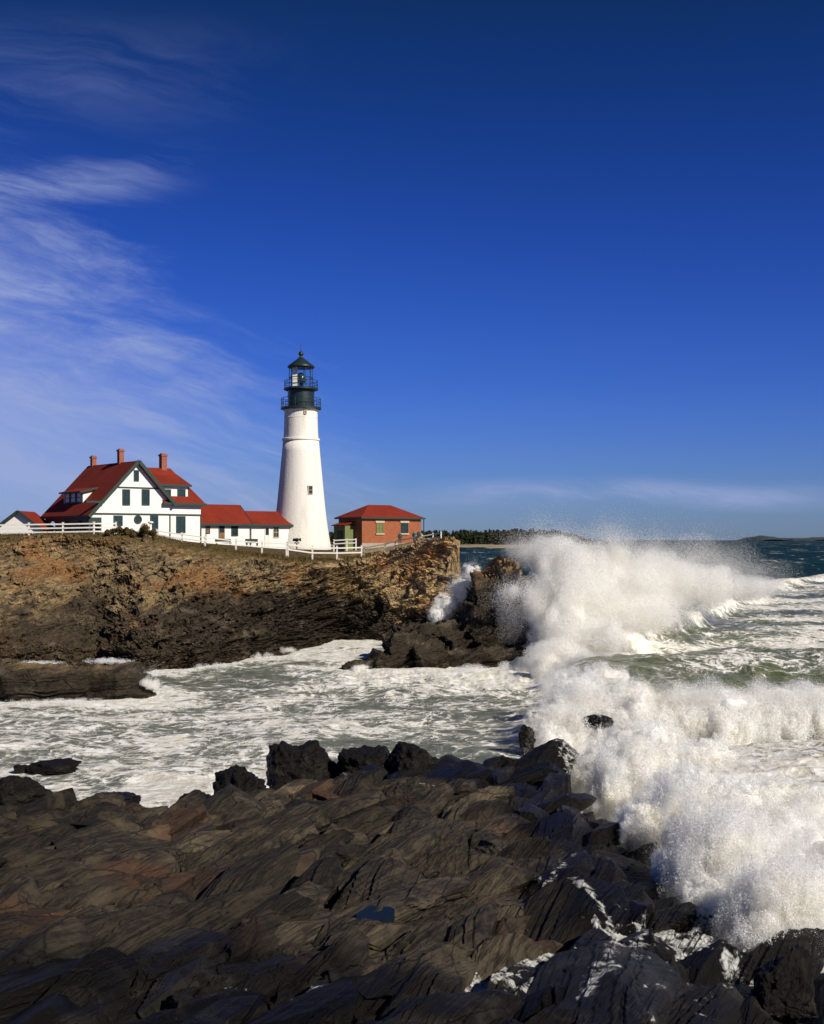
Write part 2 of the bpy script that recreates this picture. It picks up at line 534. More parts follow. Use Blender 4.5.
W = bpy.data.worlds.new('World'); SC.world = W; W.use_nodes = True
t = NT(W.node_tree)
wo = t.n('ShaderNodeOutputWorld')
gen = t.n('ShaderNodeTexCoord').outputs['Generated']
sky = t.n('ShaderNodeTexSky', sky_type='NISHITA', sun_disc=False, sun_elevation=math.radians(SUN_EL), sun_rotation=math.radians(180 - SUN_AZ), altitude=0, air_density=1.0, dust_density=.3, ozone_density=4.0)
sp = t.n('ShaderNodeSeparateXYZ', ins={0: gen})
yy = t.math('MAXIMUM', sp.outputs[1], .05)
az = t.math('DIVIDE', sp.outputs[0], yy)          # tangent of azimuth
el = t.math('DIVIDE', sp.outputs[2], yy)          # tangent of elevation
elz = sp.outputs[2]
# a polarised, saturated film sky: the blue deepens with height
ramp = t.n('ShaderNodeValToRGB', ins={0: t.lin(elz, 0.0, .45)})
cr = ramp.color_ramp
cr.interpolation = 'B_SPLINE'
cr.elements[0].position = 0; cr.elements[0].color = (.26, .37, .68, 1)
cr.elements[1].position = 1; cr.elements[1].color = (.03, .105, .21, 1)
for pos, c in ((.12, (.19, .30, .70)), (.3, (.125, .235, .68)), (.55, (.066, .170, .57)), (.8, (.042, .128, .35))):
    e = cr.elements.new(pos); e.color = (*c, 1)
tint = t.n('ShaderNodeMix', data_type='RGBA', blend_type='MULTIPLY')
tint.inputs[0].default_value = 1.0
t.t.links.new(sky.outputs[0], tint.inputs[6]); t.t.links.new(ramp.outputs[0], tint.inputs[7])
skyc = tint.outputs[2]
# cirrus
cv = t.n('ShaderNodeCombineXYZ', ins={0: az, 1: el, 2: 0.0}).outputs[0]
cvr = t.turned(cv, (0, 0, math.radians(15)), (2.6, 12.0, 1))
warp = t.noise(t.mapping(cv, scale=(3, 5, 1)), 1.0, 4).outputs['Color']
cvw = t.n('ShaderNodeVectorMath', operation='MULTIPLY_ADD', ins={0: warp, 1: (.55, 1.0, 0), 2: cvr}).outputs[0]
n1 = t.noise(cvw, 1.3, 12, .66, .5).outputs[0]
fib = t.noise(t.turned(cvw, (0, 0, math.radians(4)), (1.0, 5.0, 1)), 1.6, 8, .65).outputs[0]
n1 = t.math('ADD', n1, t.lin(fib, .25, .75, -.05, .05))
n2 = t.noise(t.mapping(cv, scale=(3.0, 6.0, 1), loc=(3, 1, 0)), 1.0, 5, .5).outputs[0]
# left veil: below a line that falls from upper left to the tower
edge = t.math('SUBTRACT', t.math('MULTIPLY_ADD', az, -.95, .005), el)
veil = t.math('MULTIPLY', t.sstep(t.math('ADD', edge, t.lin(n1, .3, .7, -.09, .09)), -.06, .19), t.sstep(el, -.02, .03))
veil = t.math('MULTIPLY', veil, t.sstep(el, .42, .2))
wisp = t.math('MULTIPLY', t.sstep(n1, .40, .74), t.math('MULTIPLY_ADD', veil, .55, 0.0))
soft = t.math('MULTIPLY', veil, t.sstep(n2, .2, .75, .28, .62))
# upper left streak near (80,180) px and a faint one at the top
b1 = t.math('MULTIPLY', t.sstep(t.math('ABSOLUTE', t.math('SUBTRACT', el, t.math('MULTIPLY_ADD', az, .1, .327))), .030, .0), t.sstep(az, -.15, -.24))
b1 = t.math('MULTIPLY', b1, t.sstep(n1, .40, .70, 0, .40))
b2 = t.math('MULTIPLY', t.sstep(t.math('ABSOLUTE', t.math('SUBTRACT', el, .385)), .07, .0), t.sstep(az, -.05, -.3))
b2 = t.math('MULTIPLY', b2, t.sstep(n1, .38, .72, 0, .17))
# low bands over the horizon on the right
b3 = t.math('MULTIPLY', t.sstep(t.math('ABSOLUTE', t.math('SUBTRACT', el, t.math('MULTIPLY_ADD', t.math('SUBTRACT', n2, .5), .03, .036))), .017, 0.0), t.math('MULTIPLY', t.sstep(az, -.02, .08), t.sstep(az, .42, .25)))
b3 = t.math('MULTIPLY', b3, t.sstep(n1, .36, .62, .10, .72))
cl = t.math('ADD', t.math('ADD', wisp, soft), t.math('ADD', b1, t.math('ADD', b2, b3)), clamp=False)
cl = t.math('MINIMUM', cl, .8)
skyc = t.mix(cl, skyc, (2.6, 3.15, 5.2))
bg = t.n('ShaderNodeBackground', ins={'Color': skyc, 'Strength': .115})
t.t.links.new(bg.outputs[0], wo.inputs[0])

SC.view_settings.view_transform = 'Standard'; SC.view_settings.look = 'None'
SC.view_settings.exposure = 0.17; SC.view_settings.gamma = 1.0; SC.view_settings.use_curve_mapping = False
SC.render.engine = 'CYCLES'
SC.cycles.max_bounces = 16; SC.cycles.diffuse_bounces = 14; SC.cycles.transmission_bounces = 14
SC.cycles.use_denoising = True
SC.cycles.caustics_reflective = False; SC.cycles.caustics_refractive = False


# ------------------------------------------------------------------ the sea
def poly_y(x, pts):
    return np.interp(x, [p[0] for p in pts], [p[1] for p in pts])


def shore_x(y):
    """x of the line where the broken sea meets the rocks (near) and the cove (far)"""
    return np.interp(y, [10, 16, 22, 28, 34, 42, 55, 70, 90, 105, 125, 160, 300], [6.5, 6.4, 6.3, 6.3, 6.0, 5.4, 6.2, 7.6, 9.0, 9.5, 9.0, 6.0, 0.0])


def crest_A(x): return np.interp(x, [4, 9, 18, 30, 50, 75, 120], [106, 104, 110, 132, 185, 245, 330])
def crest_B(x): return np.interp(x, [5, 9, 14, 22, 30, 60], [63, 64, 66, 68, 68, 66])
def crest_C(x): return np.interp(x, [4, 6, 9, 13, 18, 40], [30, 30, 31, 32, 32, 30])


def sea_height(x, y, detail=True):
    sx = shore_x(y)
    sea = sstep(-1.0, 4.0, x - sx) * sstep(260, 150, y) + sstep(150, 260, y)
    near = sstep(420, 160, y)
    h = np.zeros_like(x)
    # cove chop
    h += (1 - sea) * near * (.30 * fbm2(x * .16, y * .16, 21, 4) + .16 * billow2(x * .5, y * .5, 25, 4))
    h += (1 - sea) * sstep(76, 86, y) * sstep(104, 94, y) * sstep(-14, -4, x) * (.55 * billow2(x * .3, y * .4, 27, 4) + .2 * billow2(x * .9, y * .9, 29, 3) - .3)
    # open water
    swell = .55 * np.sin((y * .92 - x * .38) * .19 + 1.4 * fbm2(x * .02, y * .02, 31, 3)) + .9 * fbm2(x * .07, y * .11, 33, 5)
    h += sea * swell * sstep(900, 250, y) * .9
    h += sea * near * (.45 + .35 * billow2(x * .35, y * .35, 41, 4) - .1)
    # breakers
    ragged = fbm2(x * .25, y * .25, 51, 3)
    dB = y - crest_B(x) + 1.2 * ragged
    B = np.where(dB < 0, np.exp(-(dB / 1.7) ** 2), np.exp(-(dB / 7.0) ** 2)) * sstep(4.5, 9, x)
    dA = (y - crest_A(x)) * .85 + 2 * ragged
    A = np.where(dA < 0, np.exp(-(dA / 2.6) ** 2), np.exp(-(dA / 11.0) ** 2)) * sstep(5, 12, x)
    dC = y - crest_C(x) + .8 * ragged
    Cc = np.where(dC < 0, np.exp(-(dC / 5.5) ** 2), np.exp(-(dC / 5.0) ** 2)) * sstep(4.8, 7.6, x + .4 * ragged)
    hA = 2.0 - .8 * sstep(20, 60, x)
    # green swell rising behind B
    dG = y - (88 + .12 * x)
    G = np.exp(-(dG / 8.0) ** 2) * sstep(8, 14, x)
    h += 1.7 * B + hA * A + 1.7 * Cc + 1.7 * G
    brk = np.clip(np.maximum(np.maximum(B, A * .5), Cc), 0, 1)
    if detail:
        rough = billow2(x * .8, y * .8, 61, 5) - .55
        h += brk * .9 * rough * near
    return h, sea, brk, G


pxs = np.concatenate([np.arange(-420, -20, 6.0), np.arange(-20, 846, 1.05), np.arange(846, 1300, 6.0)])
pys = np.concatenate([np.arange(1075, 545, -.62), np.arange(545, 538.5, -.18)])
Dg = F * CH / (pys - HY)
X = (pxs[None, :] - 412) / F * Dg[:, None]; Y = np.repeat(Dg[:, None], len(pxs), 1)
H, SEA, BRK, G = sea_height(X, Y)
# foam cover
fo = np.full(X.shape, .34)
PXs = 412 + X / Y * F
cl_foot = np.interp(PXs, [-90, 0, 60, 100, 142, 200, 240, 280, 310, 340, 370, 400, 430, 450], [94, 94, 98, 100, 97, 100, 106, 112, 120, 129, 127, 125, 124, 123])
fo += .42 * sstep(5.5, .5, np.abs(cl_foot - Y) + 2.0 * fbm2(X * .25, Y * .25, 78, 3)) * (PXs < 455)
fo += .4 * sstep(3.5, .3, np.hypot(np.clip(np.abs(X + 27) - 9, 0, None), np.clip(np.abs(Y - 83) - 3.0, 0, None)) + 1.3 * fbm2(X * .3, Y * .3, 79, 3))
fo += .3 * sstep(5, 1, np.hypot(np.clip(np.abs(X - 2) - 5.5, 0, None), np.clip(np.abs(Y - 103) - 5, 0, None)) + 1.5 * fbm2(X * .3, Y * .3, 80, 3))
arcs = fbm2(X * .05 + .02 * Y, Y * .16 - .05 * X, 75, 5)
cove = (1 - SEA)
fo += cove * (.24 * fbm2(X * .10, Y * .10, 71, 4) + .07)
fo = np.where(Y > 60, fo, fo)
band = np.exp(-((Y - (53 + .1 * X)) / 3.5) ** 2) * sstep(-30, -5, X) * sstep(6, -2, X)
fo += cove * .30 * band * (0.6 + fbm2(X * .3, Y * .3, 72, 3))
fo += cove * .38 * sstep(70, 100, Y) * sstep(-12, 0, X) * sstep(140, 100, Y)
fo += cove * .20 * sstep(94, 112, Y) * sstep(5, -15, X)
behind = sstep(-6, 4, Y - crest_A(X)) * 0
zoneA = sstep(100, 118, Y) * sstep(12, -6, Y - crest_A(X) - 6) + sstep(-9, -1, Y - crest_A(X)) * sstep(14, 3, Y - crest_A(X))
fo += SEA * np.clip(zoneA, 0, 1) * (.17 + .45 * arcs)
fo += SEA * (sstep(62, 58, Y) * .30)
fo += SEA * sstep(64, 72, Y) * sstep(115, 100, Y) * (-.03 + .30 * arcs)
fo += .75 * np.clip(BRK, 0, 1) ** 1.5 * (1 - .55 * G)
past = sstep(2, 22, Y - crest_A(X)) * sstep(5, 12, X) + sstep(240, 330, Y) * (X <= 12)
fo = np.where(past > 0, fo * (1 - past) - .25 * past, fo)
fo += SEA * np.exp(-((X - shore_x(Y) - 1.0) / 2.0) ** 2) * sstep(115, 100, Y) * .6
milk = np.clip(1 - past, 0, 1)
FAR = sstep(150, 320, Y) * np.clip(past + (Y > 330), 0, 1)
H = H - (X ** 2 + Y ** 2) / (2 * 6.37e6)      # the earth's curve sets the horizon
V = np.stack([X, Y, H], -1)
tag(mesh_arrays('sea', V, grid_faces(*X.shape), M['sea'], {'foam': np.clip(fo, -.3, 1.4), 'milk': milk, 'far': FAR, 'green': SEA * (1 - np.clip(BRK, 0, 1))}), kind='structure')


# ------------------------------------------------------------------ rock lumps
def ico(sub):
    bm = bmesh.new(); bmesh.ops.create_icosphere(bm, subdivisions=sub, radius=1.0)
    co = np.array([v.co[:] for v in bm.verts]); fc = np.array([[v.index for v in f.verts] for f in bm.faces]); bm.free()
    return co, fc


ICO = ico(7)


def crag_shape(c, r, seed, cuts=40, band=.6, amp=.22, dip=(-.35, .1), lean=(0, 0), sq=.5):
    """an angular lump: a squarish ball cut by random joints, then stepped along its beds"""
    co = ICO[0].copy(); rng = np.random.default_rng(seed)
    co = co / (np.abs(co) ** (2 + 6 * sq)).sum(1, keepdims=True) ** (1 / (2 + 6 * sq))
    for k in range(cuts):
        n = rng.normal(size=3) * np.array([1, 1, .8]); n /= np.linalg.norm(n); h = rng.uniform(.72, 1.12)
        d = co @ n - h
        co = co - np.outer(np.clip(d, 0, None), n) * .96
    nrm = co / np.linalg.norm(co, axis=1, keepdims=True)
    r = np.asarray(r, float)
    p = co * r + np.asarray(c)
    p[:, 0] += lean[0] * (p[:, 2] - c[2]); p[:, 1] += lean[1] * (p[:, 2] - c[2])
    q = p[:, 2] + dip[0] * p[:, 0] + dip[1] * p[:, 1] + .4 * fbm3(p[:, 0] * .5, p[:, 1] * .5, p[:, 2] * .4, seed + 1, 3)
    d = saw(q, band, seed) * 1.0 + saw(q, band * .31, seed + 2) * .4 + 1.5 * fbm3(p[:, 0] * .7, p[:, 1] * .7, q * 1.2, seed + 3, 5) - .9 * np.abs(fbm3(p[:, 0] * .9, p[:, 1] * .9, q * .5, seed + 5, 3))
    return p + nrm * (d * amp)[:, None]


# ------------------------------------------------------------------ foreground rock
def polyline_sd(x, y, pts):
    """signed distance to a closed outline, positive inside"""
    d = np.full(x.shape, 1e9); ins = np.zeros(x.shape, bool)
    n = len(pts)
    for i in range(n):
        (x0, y0), (x1, y1) = pts[i], pts[(i + 1) % n]
        ex, ey = x1 - x0, y1 - y0
        tt = np.clip(((x - x0) * ex + (y - y0) * ey) / (ex * ex + ey * ey), 0, 1)
        d = np.minimum(d, np.hypot(x - x0 - tt * ex, y - y0 - tt * ey))
        if y0 != y1:
            c = ((y0 > y) != (y1 > y)) & (x < (x1 - x0) * (y - y0) / (y1 - y0) + x0)
            ins ^= c
    return np.where(ins, d, -d)


def dist_path(x, y, pts):
    d = np.full(x.shape, 1e9)
    for (x0, y0), (x1, y1) in zip(pts[:-1], pts[1:]):
        ex, ey = x1 - x0, y1 - y0
        tt = np.clip(((x - x0) * ex + (y - y0) * ey) / (ex * ex + ey * ey), 0, 1)
        d = np.minimum(d, np.hypot(x - x0 - tt * ex, y - y0 - tt * ey))
    return d


FG_OUT = [(-30, 8), (-24, 33), (-11.8, 35.5), (-9.0, 35.5), (-7.2, 34.0), (-6.0, 35.5), (-4.5, 38.0), (-2.2, 41.5), (-.5, 44.5), (1.5, 45.0), (3.2, 45.5), (4.8, 44.0), (5.6, 40.0), (5.9, 35.0), (6.5, 31.0), (6.5, 27), (6.4, 23.5), (7.2, 21.5), (8.6, 20), (10.5, 17), (10.5, 8)]


def fg_base(x, y):
    z = np.interp(y, [8, 14, 22, 33, 44], [5.2, 4.95, 4.35, 3.45, 2.75])
    z = z - .07 * np.clip(x, -2, 8) * sstep(40, 25, y) - .5 * sstep(1.5, 5.5, x) * sstep(30, 18, y)
    return z


def fg_height(x, y):
    sd = polyline_sd(x + .7 * fbm2(x * .5, y * .5, 3, 3), y + .9 * fbm2(x * .5, y * .5, 5, 3), FG_OUT)
    wx = x + .22 * fbm2(x * .25, y * .25, 7, 2); wy = y + .3 * fbm2(x * .25, y * .25, 9, 2)
    a = math.radians(27)                       # strike of the beds, right of straight away
    u = wx * math.sin(a) + wy * math.cos(a); v = wx * math.cos(a) - wy * math.sin(a)
    z = fg_base(x, y)
    z = z + .26 * fbm2(x * .16, y * .12, 2, 3)
    pa, ra = plates(u, v, 6.5, 2.7, 100, .16, .10, .0, .03, .05, ident=True)
    pb_, rb = plates(u + .35 * v, v, 2.9, .95, 110, .13, .26, .0, .03, .05, ident=True)
    pc, rc = plates(u - .5 * v, v, 1.05, .36, 120, .045, .24, .0, .03, .06, ident=True)
    z = z + pa + pb_ + pc
    vv = v + ra * 3.0 + .8 * rb + .07 * (rc - .5)
    w1 = .35 + .65 * sstep(.25, .6, rb)
    z = z + saw(-vv, .78, 3) * .13 * (.4 + .6 * ra) + saw(-vv, .23, 5) * .046 * w1 + saw(-vv, .075, 7) * .014
    # open joints along and across the beds
    jn = sstep(.1, .45, fbm2(x * .35, y * .3, 16, 3))
    e1 = plates(u, v, 3.6, .75, 140, 0, 0, 1.0, .05); e2 = plates(u + .8 * v, v - .2 * u, 1.3, .9, 150, 0, 0, 1.0, .045)
    z = z + .20 * e1 * jn + .10 * e2 * sstep(.0, .4, fbm2(x * .5, y * .4, 17, 3))
    z = z + .010 * fbm2(x * 7, y * 7, 18, 3) + .035 * fbm2(x * 1.1, y * 1.1, 19, 3)
    s = sstep(-1.0, 1.6, sd)
    return -1.6 + (z + 1.6) * s, sd, u, v


cpx = np.arange(-70, 880, .85)
dd = 1.0 / np.linspace(1 / 12.8, 1 / 48.5, 720)
X = (cpx[None, :] - 412) / F * dd[:, None]; Y = np.repeat(dd[:, None], len(cpx), 1)
Z, SD, U, Vv = fg_height(X, Y)


def gp(px, py, zz=None):
    if zz is None:
        zz = 4.2
        for _ in range(6):
            D = F * (CH - zz) / (py - HY)
            zz = float(fg_base(np.array([(px - 412) / F * D]), np.array([D]))[0])
    D = F * (CH - zz) / (py - HY)
    return ((px - 412) / F * D, D)


FOAM_PATHS = (
    ([gp(560, 875), gp(545, 890), gp(556, 903), gp(580, 915), gp(600, 932), gp(612, 945)], .10, .62),
    ([gp(612, 945), gp(640, 950), gp(668, 940), gp(690, 938), gp(712, 930)], .20, .70),
    ([gp(650, 955), gp(630, 985), gp(610, 1000), gp(590, 1024)], .14, .62),
    ([gp(640, 955), gp(600, 968), gp(560, 972), gp(520, 978)], .09, .5),
    ([gp(690, 940), gp(700, 925), gp(708, 915)], .14, .6),
    ([gp(740, 965), gp(735, 1000), gp(732, 1030)], .16, .62),
    ([gp(545, 870), gp(570, 860), gp(585, 850)], .06, .4),
    ([gp(230, 985), gp(236, 993)], .12, .55), ([gp(296, 1006), gp(322, 1000)], .12, .55), ([gp(322, 1000), gp(330, 996)], .06, .5),
    ([gp(360, 1020), gp(420, 1000), gp(470, 985)], .04, .25),
    ([gp(320, 785, 3), gp(345, 788, 3)], .25, .5), ([gp(415, 795, 3), gp(440, 796, 3)], .2, .5), ([gp(480, 800, 3), gp(500, 797, 3)], .15, .4),
    ([gp(640, 890), gp(670, 880)], .10, .35),
)


def fg_attrs(X, Y, Z, SD):
    wetn = fbm2(X * .4, Y * .4, 90, 4)
    wet = sstep(.2, .75, sstep(.9, 4.2, X + 1.3 * wetn) * .95 + sstep(36.5, 40, Y + 2.5 * wetn) * .9 + sstep(19.5, 16.0, Y + wetn * 2.2) * .85 + sstep(2.4, 1.4, Z))  # wet seaward, at the rim and low down; also darkens the frame's bottom strip
    warm = np.clip(sstep(24, 33, Y) * sstep(2, -4, X) + .1, 0, 1)
    foam = np.zeros(X.shape)
    jx = X + .22 * fbm2(X * 1.8, Y * 1.8, 77, 4); jy = Y + .28 * fbm2(X * 1.8, Y * 1.8, 79, 4)
    for path, w, q in FOAM_PATHS:
        foam = np.maximum(foam, .98 * q * sstep(w * 2.2, w * .2, dist_path(jx, jy, path)))
    veins = np.abs(fbm2(X * 1.1, Y * .8, 97, 4))
    foam = np.maximum(foam, .50 * sstep(.07, .0, veins) * sstep(2.0, 3.4, X) * sstep(25, 20, Y))
    foam = np.maximum(foam, sstep(.3, -.5, SD) * .6 * (X > 2))
    return {'wet': wet, 'warm': warm, 'grass': np.zeros(X.shape), 'foam': foam}


base_at = fg_attrs(X, Y, Z, SD)
wash = sstep(1.6, .5, dist_path(X + .3 * fbm2(X, Y, 66, 3), Y + .3 * fbm2(X, Y, 67, 3), [gp(520, 975), gp(610, 965), gp(680, 950), gp(720, 935)])) + sstep(.9, .3, dist_path(X, Y, [gp(600, 1024), gp(640, 985), gp(735, 1020), gp(740, 970)])) + .8 * sstep(.7, .2, dist_path(X, Y, [gp(548, 880), gp(600, 930), gp(640, 955)]))
wash = np.clip(wash, 0, 1)
base_at['foam'] = np.maximum(base_at['foam'], wash * (.72 + .25 * fbm2(X * 1.5, Y * 1.5, 68, 3)))
Z = Z + .24 * wash
Zl = Z - .26 * sstep(.2, 1.0, SD)
rock = mesh_arrays('shore_rock', np.stack([X, Y, Zl], -1), grid_faces(*X.shape), M['rock_fore'], base_at, smooth=False)
tag(rock, kind='structure')

# the shelf itself: broken slabs of steep beds, tilted and wedged side by side
ICO6, ICO5 = ico(6), ico(5)
rng = np.random.default_rng(2024)
STR = math.radians(27)
eu = np.array([math.sin(STR), math.cos(STR), 0.0]); ev = np.array([math.cos(STR), -math.sin(STR), 0.0])
Vs, Fs, Ts, off = [], [], [], 0
for iu in range(-14, 46):
    for iv in range(-44, 30):
        u0 = iu * 1.75 + rng.uniform(-.6, .6) + (iv % 2) * .8; v0 = iv * .80 + rng.uniform(-.22, .22)
        big = rng.uniform()
        hl = rng.uniform(.9, 1.7) * (1.7 if big > .85 else 1); hw = rng.uniform(.36, .66) * (1.9 if big > .85 else 1); hh = rng.uniform(.22, .40) * (1.3 if big > .85 else 1)
        roll = math.radians(rng.normal(9, 11)); pitch = math.radians(rng.normal(-4, 7)); yaw = math.radians(rng.normal(0, 9)); rise = rng.uniform(-.16, .18); sd_ = int(rng.integers(1, 9999)); skip = rng.uniform() < .13
        c = eu * u0 + ev * v0
        if not (12.6 < c[1] < 45.5) or abs(c[0]) > .40 * c[1] + 2.5 or skip: continue
        sdv = float(polyline_sd(np.array([c[0]]), np.array([c[1]]), FG_OUT)[0])
        if sdv < .45: continue
        co, fc = (ICO6 if c[1] < 27 else ICO5)
        r2 = np.random.default_rng(sd_)
        q = co / (np.abs(co) ** 11).sum(1, keepdims=True) ** (1 / 11)
        for k in range(22):
            n = r2.normal(size=3) * np.array([1, 1, .9]); n /= np.linalg.norm(n); h = r2.uniform(.70, 1.15)
            q = q - np.outer(np.clip(q @ n - h, 0, None), n) * .97
        nr = q / np.linalg.norm(q, axis=1, keepdims=True)
        q = q * np.array([hl, hw, hh])
        w_ = q[:, 1] + .10 * q[:, 0] + .02 * np.sin(q[:, 0] * 2.1 + sd_) + .25 * q[:, 2]
        g = saw(-w_ + sd_ * .37, .27, 5) * .040 + saw(-w_ + sd_ * .11, .085, 7) * .017 + .035 * fbm3(q[:, 0] * 1.2 + sd_, q[:, 1] * 1.8, q[:, 2] * 2, 5, 3) + .010 * fbm3(q[:, 0] * 4 + sd_, q[:, 1] * 12, q[:, 2] * 12, 6, 2)
        q = q + nr * np.array([.6, .8, 1.0]) * g[:, None]
        R = np.array(Matrix.Rotation(yaw, 3, 'Z') @ Matrix.Rotation(pitch, 3, 'Y') @ Matrix.Rotation(roll, 3, 'X'))
        q = q @ R.T
        z0 = float(fg_base(np.array([c[0]]), np.array([c[1]]))[0] + .26 * fbm2(np.array([c[0] * .16]), np.array([c[1] * .12]), 2, 3)[0]) * 1.0
        z0 = -1.6 + (z0 + 1.6) * float(sstep(-1.0, 1.6, sdv)) - hh * .80 + rise
        Vs.append(eu * q[:, :1] + ev * q[:, 1:2] + np.array([c[0], c[1], z0]) + np.array([0, 0, 1.0]) * q[:, 2:3]); Fs.append(fc + off); off += len(q); Ts.append(np.full(len(q), r2.choice([-.5, -.3, -.15, 0, .1, .3, .55]) + r2.uniform(-.08, .08)))
Vs = np.concatenate(Vs); Fs = np.concatenate(Fs)
Vs_fg = Vs
at = fg_attrs(Vs[:, 0], Vs[:, 1], Vs[:, 2], polyline_sd(Vs[:, 0], Vs[:, 1], FG_OUT))
at['tone'] = np.concatenate(Ts)
tag(mesh_arrays('shelf_bedrock', Vs, Fs, M['rock_fore'], at, smooth=False), kind='structure')


def ground_fg(x, y):
    return float(fg_height(np.array([[x]], float), np.array([[y]], float))[0][0, 0])


# ------------------------------------------------------------------ headland
COLS = [-90, 0, 60, 100, 142, 200, 240, 280, 310, 340, 370, 400, 430, 450]
PROF = {   # (image row, distance) pairs from the waterline to the top edge: a first survey of the cliff, read as heights
    -90: [(668, 94), (640, 99), (602, 108), (570, 116), (547, 124), (538, 128)],
    0: [(664, 94), (642, 98), (602, 108), (570, 116), (545, 124), (536, 128)],
    60: [(664, 98), (648, 101), (608, 109), (575, 117), (546, 124), (535, 128)],
    100: [(667, 101), (651, 103), (615, 110), (580, 117), (548, 124), (535, 128)],
    142: [(674, 97.5), (656, 98.5), (640, 102), (600, 111), (560, 119), (533, 128)],
    200: [(669, 100), (645, 101.5), (625, 106), (598, 112), (570, 118), (548, 127)],
    240: [(663, 106), (638, 107), (618, 111), (595, 116), (572, 120), (554, 127)],
    280: [(655, 112), (632, 113), (610, 117), (590, 120), (572, 124), (560, 128)],
    310: [(648, 120), (630, 121), (605, 123), (588, 125), (572, 127), (563, 130)],
    340: [(639, 129), (626, 129.5), (600, 130), (582, 130.5), (568, 131), (563, 133)],
    370: [(640, 127), (622, 128), (596, 129.5), (578, 130.5), (565, 131.5), (557, 133)],
    400: [(642, 125), (620, 126.5), (590, 128), (568, 130), (554, 131), (548, 132.5)],
    430: [(641, 124), (612, 125), (585, 126.5), (560, 128), (546, 129.5), (542, 131)],
    450: [(641, 123), (608, 124), (580, 125.5), (556, 126.5), (543, 127.5), (541, 129)],
}


def plateau(px):
    """height of the top lawn behind the cliff edge (m)"""
    return np.interp(px, [-90, 0, 100, 142, 200, 280, 340, 400, 440], [11.1, 11.15, 11.25, 11.2, 10.4, 9.5, 9.3, 10.1, 10.6])


hp = np.concatenate([np.arange(-90, -10, 2.0), np.arange(-10, 475, .8)])
NT_FACE, NT_TOP = 330, 60
key = np.linspace(0, 1, 6)
tf = np.linspace(0, 1, NT_FACE)
Dk = np.zeros((6, len(COLS))); Zk = np.zeros((6, len(COLS)))
for j, c in enumerate(COLS):
    for i, (py, D) in enumerate(PROF[c]):
        Dk[i, j] = D; Zk[i, j] = CH - (py - HY) / F * D
Di = np.stack([np.interp(hp, COLS, Dk[i]) for i in range(6)])
Zi = np.stack([np.interp(hp, COLS, Zk[i]) for i in range(6)])
Zi[0] = -.3
Dfull = np.stack([np.interp(tf, key, Di[:, j]) for j in range(len(hp))], 1)
Zfull = np.stack([np.interp(tf, key, Zi[:, j]) for j in range(len(hp))], 1)
kern = np.hanning(41); kern /= kern.sum()
sm = lambda A: np.stack([np.convolve(np.pad(r, 20, mode='edge'), kern, 'valid') for r in A])
Dfull, Zfull = sm(Dfull), sm(Zfull)
foot_D = Dfull[:1] - 3.0; foot_Z = np.full((1, len(hp)), -2.0)
tt = np.linspace(0, 1, NT_TOP + 1)[1:, None] ** 1.8
Dtop = Dfull[-1:] + tt * (240 - Dfull[-1:])
Ztop = Zfull[-1:] + (plateau(hp)[None, :] - Zfull[-1:]) * sstep(0, .12, tt)
Dall = np.concatenate([foot_D, Dfull, Dtop]); Zall = np.concatenate([foot_Z, Zfull, Ztop])
PX = np.repeat(hp[None, :], Dall.shape[0], 0)
Xh = (PX - 412) / F * Dall
# the seaward end: everything right of column 452 falls away into the channel
arc = np.repeat((np.concatenate([[-.05], tf * 16, 16 + tt[:, 0] * 20]))[:, None], len(hp), 1)
endn = fbm2(Zall * .35, Dall * .1, 201, 4) * 4 + 2.0 * (Zall < 5) - 1.0
fall = sstep(452, 459, PX + endn - .05 * np.clip(Dall - 130, 0, 60))
Zall = Zall - fall * (Zall + 3)
Xh = Xh - fall * .0
Pn = np.stack([Xh, Dall, Zall], -1)
du = np.gradient(Pn, axis=1); dv = np.gradient(Pn, axis=0)
Nn = np.cross(du, dv); Nn /= np.linalg.norm(Nn, axis=-1, keepdims=True) + 1e-9
Nn = np.where(Nn[..., 2:3] < 0, -Nn, Nn)
facew = np.concatenate([[0.6], np.interp(tf, [0, .05, .88, 1], [.7, 1, 1, .05]), np.interp(tt[:, 0], [0, .05, .2], [.05, .05, .03])])[:, None]
wx = Xh + .8 * fbm2(Xh * .2, arc * .4, 211, 3); wa = arc + .8 * fbm2(Xh * .2, arc * .4, 213, 3)
ca, sa = math.cos(math.radians(24)), math.sin(math.radians(24))
u = wx * ca + wa * sa; v = -wx * sa + wa * ca
disp = plates(u, v, 6.0, 2.4, 304, 1.15, .2, .25, .05) + plates(u + .3 * v, v, 2.6, 1.0, 310, .95, .5, .22, .06) + plates(u - .2 * v, v + .15 * u, 1.0, .45, 320, .50, .6, .14, .08)
disp += plates(u, v, .45, .24, 330, .26, .6, .05, .1) + .5 * fbm2(Xh * .25, arc * .3, 331, 3) + .22 * fbm2(Xh * 1.1, arc * 1.3, 333, 4)
disp += .30 * saw(v, .9, 4.0)
facew = facew * np.ones_like(Xh)
left_soft = np.interp(PX, [0, 120, 300, 380, 452], [.62, .75, .9, .8, .7])
Pd = Pn + Nn * (disp * facew * left_soft)[..., None]
lw = (facew * np.interp(PX, [0, 320, 370, 452], [1, 1, .4, .32]))[..., None] * (np.arange(Pd.shape[0]) < NT_FACE)[:, None, None]
Pd = Pd + (ledges(Pd, .55, 1.7, 360, -.30, .1) - Pd) * lw
Pd = Pd + (ledges(Pd, .26, .55, 350, -.36, .1) - Pd) * lw
Pd[..., 2] = np.where(Dall > 150, Zall, Pd[..., 2])
